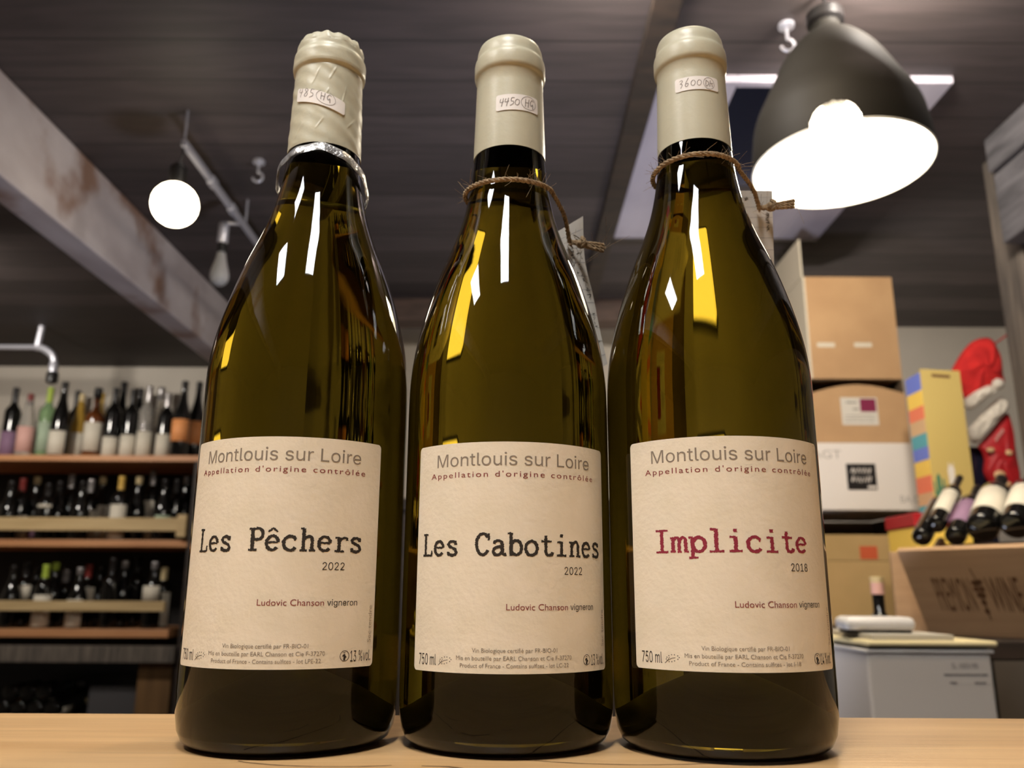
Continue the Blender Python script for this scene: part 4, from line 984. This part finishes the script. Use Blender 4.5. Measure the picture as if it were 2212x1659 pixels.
done('grey_print', g, gp, k, False)
k = carton('cardboard_box', 'brown cardboard box with a white and maroon label on its front', X0 - 0.004, X1 - 0.002, z957 + 0.001, z818, CDp, CDp + 0.32, M['carton'], z850, P(1850, 831).z - z850)
a_, c_ = onface(k, 1820, 918, CDp), onface(k, 1893, 859, CDp)
lb = done('shipping_label', bx((a_.x, -0.0008, a_.z), (c_.x, 0.0, c_.z)), M['plabel'], k, False)
wd, ht = c_.x - a_.x, c_.z - a_.z
done('maroon_square', bx((a_.x + wd*.53, -0.0014, a_.z + ht*.48), (a_.x + wd*.96, -0.0008, a_.z + ht*.95)), M['maroon'], lb, False)
g = bmesh.new()
for (u0, u1, v) in ((.14, .44, .82), (.32, .48, .58), (.08, .9, .34), (.08, .9, .24), (.08, .86, .14)):
    vs, fs = stroke([(a_.x + wd*u0, a_.z + ht*v), (a_.x + wd*u1, a_.z + ht*v)], ht*(.07 if v > .5 else .025), 0.0006, 0.004); add(g, [facefn(-0.0012)(*q) for q in vs], fs)
done('label_print', g, mat('label_print_grey', srgb(150, 142, 130), 0.7), lb, False)
# topmost box, open with its left flap standing up
xa, xb = P(1742, 700).x, P(1936, 700).x
zt = P(1800, 599).z
t = thing('cardboard_box', 'open cardboard box topmost in its stack, pale left flap standing up', 'box', W(0, CDp, -CAMZ) + Vector((0, 0, z818 + 0.001)), group='cartons stacked behind the right bottle')
h = zt - z818; th = 0.005; dp = 0.33
bm = bmesh.new()
box(bm, (xa+th, 0, 0), (xb, th, h)); box(bm, (xb-th, th, 0), (xb, dp, h)); box(bm, (xa+th, dp-th, 0), (xb-th, dp, h)); box(bm, (xa+th, th, 0), (xb-th, dp-th, th))
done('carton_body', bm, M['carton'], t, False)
done('side_wall', bx((xa, 0, 0), (xa+th, dp, h)), M['flap'], t, False)  # left side painted paler as if lit
zf = P(1736, 516).z - z818 - 0.001
done('standing_flap', bx((xa-0.002, 0.004, h+0.0005), (xa+0.002, dp-0.004, min(zf, CZ - z818 - 0.02))), M['flap'], t, False)
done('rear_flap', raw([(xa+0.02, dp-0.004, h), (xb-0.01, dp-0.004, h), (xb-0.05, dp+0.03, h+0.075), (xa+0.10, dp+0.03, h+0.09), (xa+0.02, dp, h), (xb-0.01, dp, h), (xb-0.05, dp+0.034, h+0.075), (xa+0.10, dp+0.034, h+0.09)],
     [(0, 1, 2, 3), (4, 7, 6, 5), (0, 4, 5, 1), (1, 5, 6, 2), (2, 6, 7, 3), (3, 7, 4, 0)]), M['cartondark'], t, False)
for xx in (1780, 1860):
    g = bmesh.new(); q = loc(t, P(xx, 745)); box(g, (q.x - 0.018, -0.0004, q.z - 0.006), (q.x + 0.028, 0.0, q.z + 0.006))
    done('tape_strip', g, M['flap'], t, False)

# lit lantern on a small stand behind the right bottle: it is what glows yellow through the glass
lx = 0.535; ld = 2.34
bc = thing('dark_backing_counter', 'added dark backing counter behind the three bottles, carrying the lit lantern', 'counter', W(0, 2.20, -CAMZ))  # unseen, added so the glass below the labels looks dark
done('counter_top', bx((-0.68, 0, CAMZ + 0.205), (0.66, 0.45, CAMZ + 0.235), 0.003), M['darkwood'], bc, False)
done('cabinet', bx((-0.66, 0.02, 0), (0.64, 0.43, CAMZ + 0.2045)), M['darkwood'], bc, False)
ln = thing('lantern_lamp', 'lit square lantern glowing yellow through the wine bottles from behind', 'lamp', W(lx, ld, 0.236))
done('base', bx((-0.105, -0.05, 0), (0.105, 0.05, 0.06), 0.003), M['black'], ln, False)
done('glowing_shade', bx((-0.10, -0.045, 0.061), (0.10, 0.045, 0.178), 0.004), mat('glowing_lantern_shade', (1, 1, 1, 1), 0.6, emit=(1.0, 0.86, 0.62, 1), estr=7.0), ln, False)
done('lid', bx((-0.105, -0.05, 0.1785), (0.105, 0.05, 0.192), 0.003), M['black'], ln, False)

# display table, pine crate tipped forward, lying bottles
pb = Vector((0.7457, 1.2110, CT - 0.0155))
TZ = pb.z - 0.0005
tb = thing('display_table', 'dark table under the pine crate, right of the counter', 'table', W(0, 1.38, -CAMZ))
done('table_top', bx((0.56, 0, TZ - 0.03), (1.095, 0.66, TZ), 0.003), M['darkwood'], tb, False)
for x in (0.58, 1.07):
    for y in (0.03, 0.63): done('leg', bx((x-0.02, y-0.02, 0), (x+0.02, y+0.02, TZ-0.03)), M['darkwood'], tb, False)
PSI, PHI = math.radians(-50), math.radians(32.2)
wx = Vector((math.cos(PSI), math.sin(PSI), 0)); nn = Vector((math.sin(PSI), -math.cos(PSI), 0))
uz = Vector((0, 0, math.cos(PHI))) + nn*math.sin(PHI); dy = uz.cross(wx)
cr = thing('wine_crate', 'pale pine wine crate with branded brown lettering, tipped forward on the table', 'crate', pb)
cr.rotation_euler = Matrix((wx, dy, uz)).transposed().to_euler()
CW, CHT, CDD = 0.36, 0.17, 0.17
done('front_board', bx((0, 0, 0), (CW, 0.011, CHT), 0.001), M['crate'], cr, False)
for x in (0, CW-0.011): done('side_board', bx((x, 0.0112, 0), (x+0.011, CDD-0.0112, CHT*0.62), 0.001), M['crate'], cr, False)
done('rear_board', bx((0, CDD-0.011, 0), (CW, CDD, CHT*0.5), 0.001), M['crate'], cr, False)
done('bottom_board', bx((0.0112, 0.0112, 0), (CW-0.0112, CDD-0.0112, 0.009), 0.001), M['crate'], cr, False)
sbk = thing('support_block', 'dark block under the raised back of the tipped pine crate', 'block', pb + wx*0.04 + Vector((dy.x, dy.y, 0))*0.125 - Vector((0, 0, 0.0001)))
sbk.rotation_euler = (0, 0, PSI)
done('block', bx((0, 0, 0), (0.28, 0.03, dy.z*0.125 - 0.002), 0.001), M['darkwood'], sbk, False)
e0, e1 = px(1924, 1192, 1.60), px(1950, 1192, 1.60)
ub_ = thing('pine_board', 'upright pale pine board at the left end of the tipped crate', 'board', Vector((e0.x, e0.y, TZ + 0.0004)))
done('board', bx((0, 0, 0), (0.078, 0.010, e0.z - TZ), 0.002), M['crate'], ub_, False)
g = bmesh.new()
fnc = lambda u, v: Vector((u, -0.0005, v))
bend_in(g, text_flat('PREMION', 0.040, 0.100, CHT*0.30, CHT*0.38), fnc)
bend_in(g, text_flat('WINE', 0.126, 0.176, CHT*0.30, CHT*0.38), fnc)
for (u, v) in ((.113, .62), (.108, .55), (.118, .55), (.110, .48), (.116, .48), (.113, .40), (.113, .30), (.108, .62), (.118, .63)):
    vs = [(u + 0.0042*math.cos(q*PI/5), CHT*v + 0.0055*math.sin(q*PI/5)) for q in range(10)]; add(g, [fnc(*q) for q in vs], [list(range(10))])
vs, fs = stroke([(.110, CHT*.78), (.113, CHT*.68), (.114, CHT*.2)], 0.0022, 0.0003, 0.01); add(g, [fnc(*q) for q in vs], fs)
done('branded_lettering', g, M['brand'], cr, False)
LIE = [(1990, 1162, .0, 0.0165, 'cap_black', None, 'black bottle end leftmost of those lying over the pine crate'), (2022, 1134, .0, 0.0160, 'cap_black', 'plabel', 'black bottle end with a cream label, second from left over the crate'),
       (2063, 1160, .0, 0.0170, 'cap_black', 'purplelabel', 'black bottle end with a mauve label, middle of those over the crate'), (2122, 1142, .0, 0.0258, 'cap_black', 'plabel', 'large black bottle end with white label, second from right over the crate'),
       (2194, 1136, .0, 0.0238, 'cap_black', 'plabel', 'large black bottle end at the frame edge over the pine crate')]
ax = Vector((0.56, 0.66, 0.42)).normalized()
from mathutils import Quaternion
for x, y, d, r, cp, lb, words in LIE:
    p = px(x, y, 1.515 - 0.153*(x-1937)/270)
    s_ = r/0.0375
    o = stand('bordeaux', 0.24, p, 'darkglass', lb, cp, words, 'bottles lying over the pine crate', (.05, .17), sxy=s_)
    o.rotation_mode = 'QUATERNION'; o.rotation_quaternion = ax.to_track_quat('Z', 'Y') @ Quaternion((0, 0, 1), PI)

# gift bag on a red box
rb = px(1945, 1135, 1.70)
z_bag = px(2010, 1112, 1.85).z
t = thing('gift_box', 'red topped box with a yellow side under the gift bag', 'box', W(0, 1.80, TZ + 0.0004 - CAMZ))
zt_ = z_bag - TZ
xl, xr = px(1976, 1128, 1.80).x, px(1976, 1128, 1.80).x + 0.12
done('box_body', bx((xl, 0, 0), (xr, 0.135, zt_ - 0.03), 0.002), M['pal_yellow'], t, False)
done('lid', bx((xl-0.003, -0.003, zt_ - 0.0295), (xr+0.003, 0.138, zt_ - 0.001), 0.002), M['redprint'], t, False)
f0, f1, f2, f3 = px(1983, 797, 1.85), px(2070, 805, 1.85), px(2115, 1092, 1.85), px(2022, 1108, 1.85)
t = thing('gift_bag', 'yellow paper gift bag with striped side, alpaca and cactus print', 'bag', Vector((f3.x, f3.y, z_bag)))
wv, hv, dv = f1.x - f0.x, f0.z - z_bag, 0.073
done('front_panel', raw([(0, 0, 0), (wv, 0, 0), (wv, 0, hv - .004), (0, 0, hv), (0, 0.001, 0), (wv, 0.001, 0), (wv, 0.001, hv - .004), (0, 0.001, hv)], [(0, 1, 2, 3), (4, 7, 6, 5), (0, 4, 5, 1), (1, 5, 6, 2), (2, 6, 7, 3), (3, 7, 4, 0)]), M['bagyellow'], t, False)
done('back_panel', bx((0, dv, 0), (wv, dv+0.001, hv - .004)), M['bagyellow'], t, False)
done('right_gusset', bx((wv-0.001, 0.0012, 0), (wv, dv, hv - .008)), M['bagyellow'], t, False)
bands = [('teal', 0), ('sand', .075), ('coral', .16), ('yellow', .275), ('blue', .385), ('teal', .475), ('sand', .57), ('coral', .67), ('yellow', .765), ('blue', .875), (None, 1.0)]
bm = bmesh.new(); ms = []
for i, ((c, a), (_, b)) in enumerate(zip(bands, bands[1:])):
    box(bm, (-0.0005, 0.0012, a*(hv-.008)), (0.0006, dv, b*(hv-.008)), mi=i); ms.append(M['pal_' + c])
done('striped_gusset', bm, ms, t, False)
fn = lambda u, v: Vector((u*wv, -0.0006, v*hv))
bm = bmesh.new()
add(bm, [fn(*q) for q in ((.28, .945), (.74, .935), (.74, .955), (.28, .965))], [(0, 1, 2, 3)])
done('handle_slot', bm, M['brand'], t, False)
bm = bmesh.new()
def blob(pts, mi): add(bm, [fn(*q) for q in pts], [list(range(len(pts)))], mi)
blob([(.30, .06), (.68, .06), (.66, .13), (.58, .16), (.55, .17), (.56, .26), (.57, .31), (.52, .335), (.44, .33), (.40, .30), (.42, .17), (.32, .15)], 0)
blob([(.42, .33), (.44, .355), (.46, .335)], 0); blob([(.53, .335), (.55, .355), (.56, .33)], 0)
blob([(.10, .08), (.20, .08), (.21, .25), (.16, .28), (.10, .25)], 1); blob([(.21, .15), (.30, .17), (.29, .24), (.25, .24), (.24, .19), (.21, .19)], 1); blob([(.04, .13), (.10, .11), (.10, .15), (.07, .17), (.06, .22), (.02, .22)], 1)
blob([(.0, .0), (.98, .0), (.85, .05), (.6, .075), (.3, .06), (.1, .085), (.0, .08)], 2)
done('alpaca_and_cactus_print', bm, [M['pal_white'], M['pal_green'], M['pal_terracotta']], t, False)

# added navy block filling the dark area between the bag and the post
q = px(2120, 1000, 1.985)
t = thing('navy_filler', 'dark navy shiny filler block between the yellow gift bag and the stocking', 'box', W(q.x - 0.045, 1.985, TZ + 0.0004 - CAMZ))
# santa hat and christmas stocking hung behind the post
def pillow(pts, thick, d, seed=0, nl=7, base=None):
    rnd = random.Random(seed)
    P3 = [px(x, y, d) for x, y in pts]; n = len(P3)
    P3 = smooth_path(P3 + [P3[0]], 4)[:-1]; n = len(P3)
    c = sum(P3, Vector())/n; bm = bmesh.new(); rings = []
    for s in (-1, 1):
        for l in range(nl):
            tt = 1 - l/nl
            off = thick*math.sqrt(max(0, 1-tt*tt))*s
            if s == 1 and l == 0: rings.append(rings[0]); continue
            rings.append([bm.verts.new(c + (p-c)*tt + Vector((0, off + (0.10*thick*math.sin(9*tt + 0.8*i) if l else 0), 0)) - (base or Vector())) for i, p in enumerate(P3)])
        tip = bm.verts.new(c + Vector((0, thick*s, 0)) - (base or Vector())); rr = rings[-nl:]
        for A, B in zip(rr, rr[1:]):
            for i in range(n): bm.faces.new((A[i], A[(i+1) % n], B[(i+1) % n], B[i]))
        for i in range(n): bm.faces.new((rr[-1][i], rr[-1][(i+1) % n], tip))
    return bm
HD = 1.95
bs = px(2120, 850, HD)
hat = thing('santa_hat', 'red santa hat with pale fleece trim hanging beside the grey post', 'hat', bs)
done('crown', pillow([(2052, 805), (2075, 765), (2100, 738), (2132, 729), (2150, 742), (2160, 775), (2168, 815), (2166, 836), (2140, 846), (2110, 856), (2088, 868), (2074, 835)], 0.030, HD, 1, base=bs), M['red'], hat, angle=2)
done('trim', pillow([(2084, 862), (2112, 842), (2140, 832), (2152, 846), (2128, 862), (2100, 884), (2086, 880)], 0.024, HD - 0.020, 2, base=bs), M['fur'], hat, angle=2)
bm = bmesh.new(); ico(bm, px(2156, 830, HD - 0.03) - bs, 0.014, 2); done('pompom', bm, M['fur'], hat, angle=2)
q = px(2150, 742, HD) - bs
done('hanging_loop', tube([q, q + Vector((0.03, -0.08, 0.03)), W(1.16, 1.803, 0) * 1.0 - bs + Vector((0, 0, q.z + bs.z + 0.035 - CAMZ))], 0.002, 6), M['redprint'], hat)
bs = px(2150, 950, HD)
sk = thing('christmas_stocking', 'red printed christmas stocking with white fleece cuff beside the grey post', 'stocking', bs)
done('cuff', pillow([(2088, 930), (2120, 895), (2158, 860), (2176, 866), (2178, 882), (2150, 912), (2112, 956), (2096, 950)], 0.022, HD, 3, base=bs), M['fur'], sk, angle=2)
done('foot', pillow([(2112, 962), (2140, 930), (2174, 892), (2186, 920), (2196, 980), (2204, 1040), (2196, 1072), (2170, 1068), (2140, 1048), (2124, 1020), (2126, 990)], 0.020, HD + 0.012, 4, base=bs), M['redprint'], sk, angle=2)
for (x, y, rx, ry) in ((2140, 972, 10, 6), (2180, 978, 9, 7), (2160, 1026, 14, 11), (2178, 1046, 8, 6)):
    c = px(x, y, HD - 0.0095) - bs; bm = bmesh.new(); ico(bm, c, 0.001, 2, (rx*1.0, 3.0, ry*1.0)); done('pale_motif', bm, M['pal_sand'], sk, angle=2)
bm = bmesh.new(); c0 = px(2152, 955, HD - 0.012) - bs
bend_in(bm, text_flat('xmas', 0, 0.036, 0, 0.010), lambda u, v: c0 + Vector((u*0.62 - v*0.6, 0, u*0.78 + v*0.7)))
done('white_script', bm, M['fur'], sk, False)
zs_ = px(2120, 965, 1.985).z - TZ
done('carton_body', bx((0, 0, 0), (0.065, 0.05, zs_), 0.004), mat('glossy_navy', srgb(30, 32, 48), 0.15, coat=0.5), t, False)

# white storage box with cream lid on a side table behind the counter
cb = px(1872, 1412, 1.15); cw = px(2140, 1405, 1.15).x - cb.x
SZ = 0.70
sd = thing('side_table', 'dark low side table behind the counter under the white storage box', 'table', W(cb.x - 0.04, 1.12, -CAMZ))
done('table_top', bx((0, 0, SZ - 0.025), (cw + 0.07, 0.24, SZ)), M['darkwood'], sd, False)
for x in (0.02, cw + 0.05):
    for y in (0.02, 0.22): done('leg', bx((x-0.014, y-0.014, 0), (x+0.014, y+0.014, SZ-0.025)), M['darkwood'], sd, False)
sb = thing('storage_box', 'white storage box with a cream lid, small print at its upper right', 'box', Vector((cb.x, cb.y, SZ + 0.0004)))
bh = cb.z - SZ
done('box_body', bx((0, 0, 0), (cw, 0.20, bh), 0.004), M['greyplastic'], sb, False)
done('rim', bx((-0.003, -0.003, bh + 0.0004), (cw + 0.003, 0.203, bh + 0.005), 0.0015), M['whiteplastic'], sb, False)
done('lid', bx((0.0, -0.006, bh + 0.009), (cw + 0.008, 0.206, bh + 0.016), 0.003), M['creamlid'], sb, False)
done('lid_gap_shade', bx((0.004, 0.0, bh + 0.0052), (cw - 0.004, 0.198, bh + 0.0088)), M['black'], sb, False)  # black slab painting the shade in the gap under the lid
g = bmesh.new(); fn = lambda u, v: Vector((u, -0.0006, v))
bend_in(g, text_flat('SL 1055190', cw*.67, cw*.88, bh - 0.018, 0.0065), fn)
for (u0, u1, v) in ((.60, .95, .026), (.64, .70, .036), (.84, .93, .036)):
    vs, fs = stroke([(cw*u0, bh - v), (cw*u1, bh - v)], 0.002, 0.0004, 0.004); add(g, [fn(*q) for q in vs], fs)
done('grey_print', g, mat('box_print_grey', srgb(120, 112, 112), 0.7), sb, False)
zl = SZ + bh + 0.0168
tr = thing('paper_pad', 'grey paper pad lying on the cream lid', 'paper', Vector((cb.x + 0.012, cb.y + 0.006, zl)))
done('sheets', bx((0, 0, 0), (0.108, 0.17, 0.007), 0.0006), M['padpaper'], tr, False)
dv_ = thing('white_gadget', 'rounded white plastic gadget lying on the grey paper pad', 'gadget', Vector((cb.x + 0.035, cb.y + 0.07, zl + 0.0074)), (0, 0, -0.12))
done('shell', bx((-0.040, -0.03, 0.003), (0.055, 0.03, 0.021), 0.008), M['whiteplastic'], dv_, True, angle=1.5)
g = bmesh.new()
for x in (0.020, 0.028): box(g, (x, -0.0305, 0.011), (x+0.004, -0.0298, 0.014))
done('button', g, M['greyplastic'], dv_, False)
done('foot_pad', bx((-0.034, -0.024, 0), (0.049, 0.024, 0.0032)), M['black'], dv_, False)
# little bottle behind it
pt_ = px(1893, 1246, 1.42)
bt = thing('small_bottle', 'small bottle with clear neck and pale stopper behind the white gadget', 'bottle', Vector((pt_.x, pt_.y, TZ + 0.0005)))
hb = pt_.z - TZ
done('glass_body', lathe([(0, 0), (0.024, 0), (0.026, 0.004), (0.026, hb*0.22), (0.022, hb*0.30), (0.012, hb*0.38), (0.0095, hb*0.42), (0.0095, hb*0.9), (0.0, hb*0.9)], 24), M['darkglass'], bt)
done('pink_neck_band', lathe([(0.0098, hb*.71), (0.0105, hb*.71), (0.0105, hb*.90), (0.0098, hb*.90)], 24), M['pinklabel'], bt)
done('stopper', lathe([(0.0, hb*.9005), (0.0102, hb*.9005), (0.0108, hb*.92), (0.0095, hb*.945), (0.0112, hb*.96), (0.0112, hb*.995), (0.0, hb)], 24), M['cap_cream'], bt)
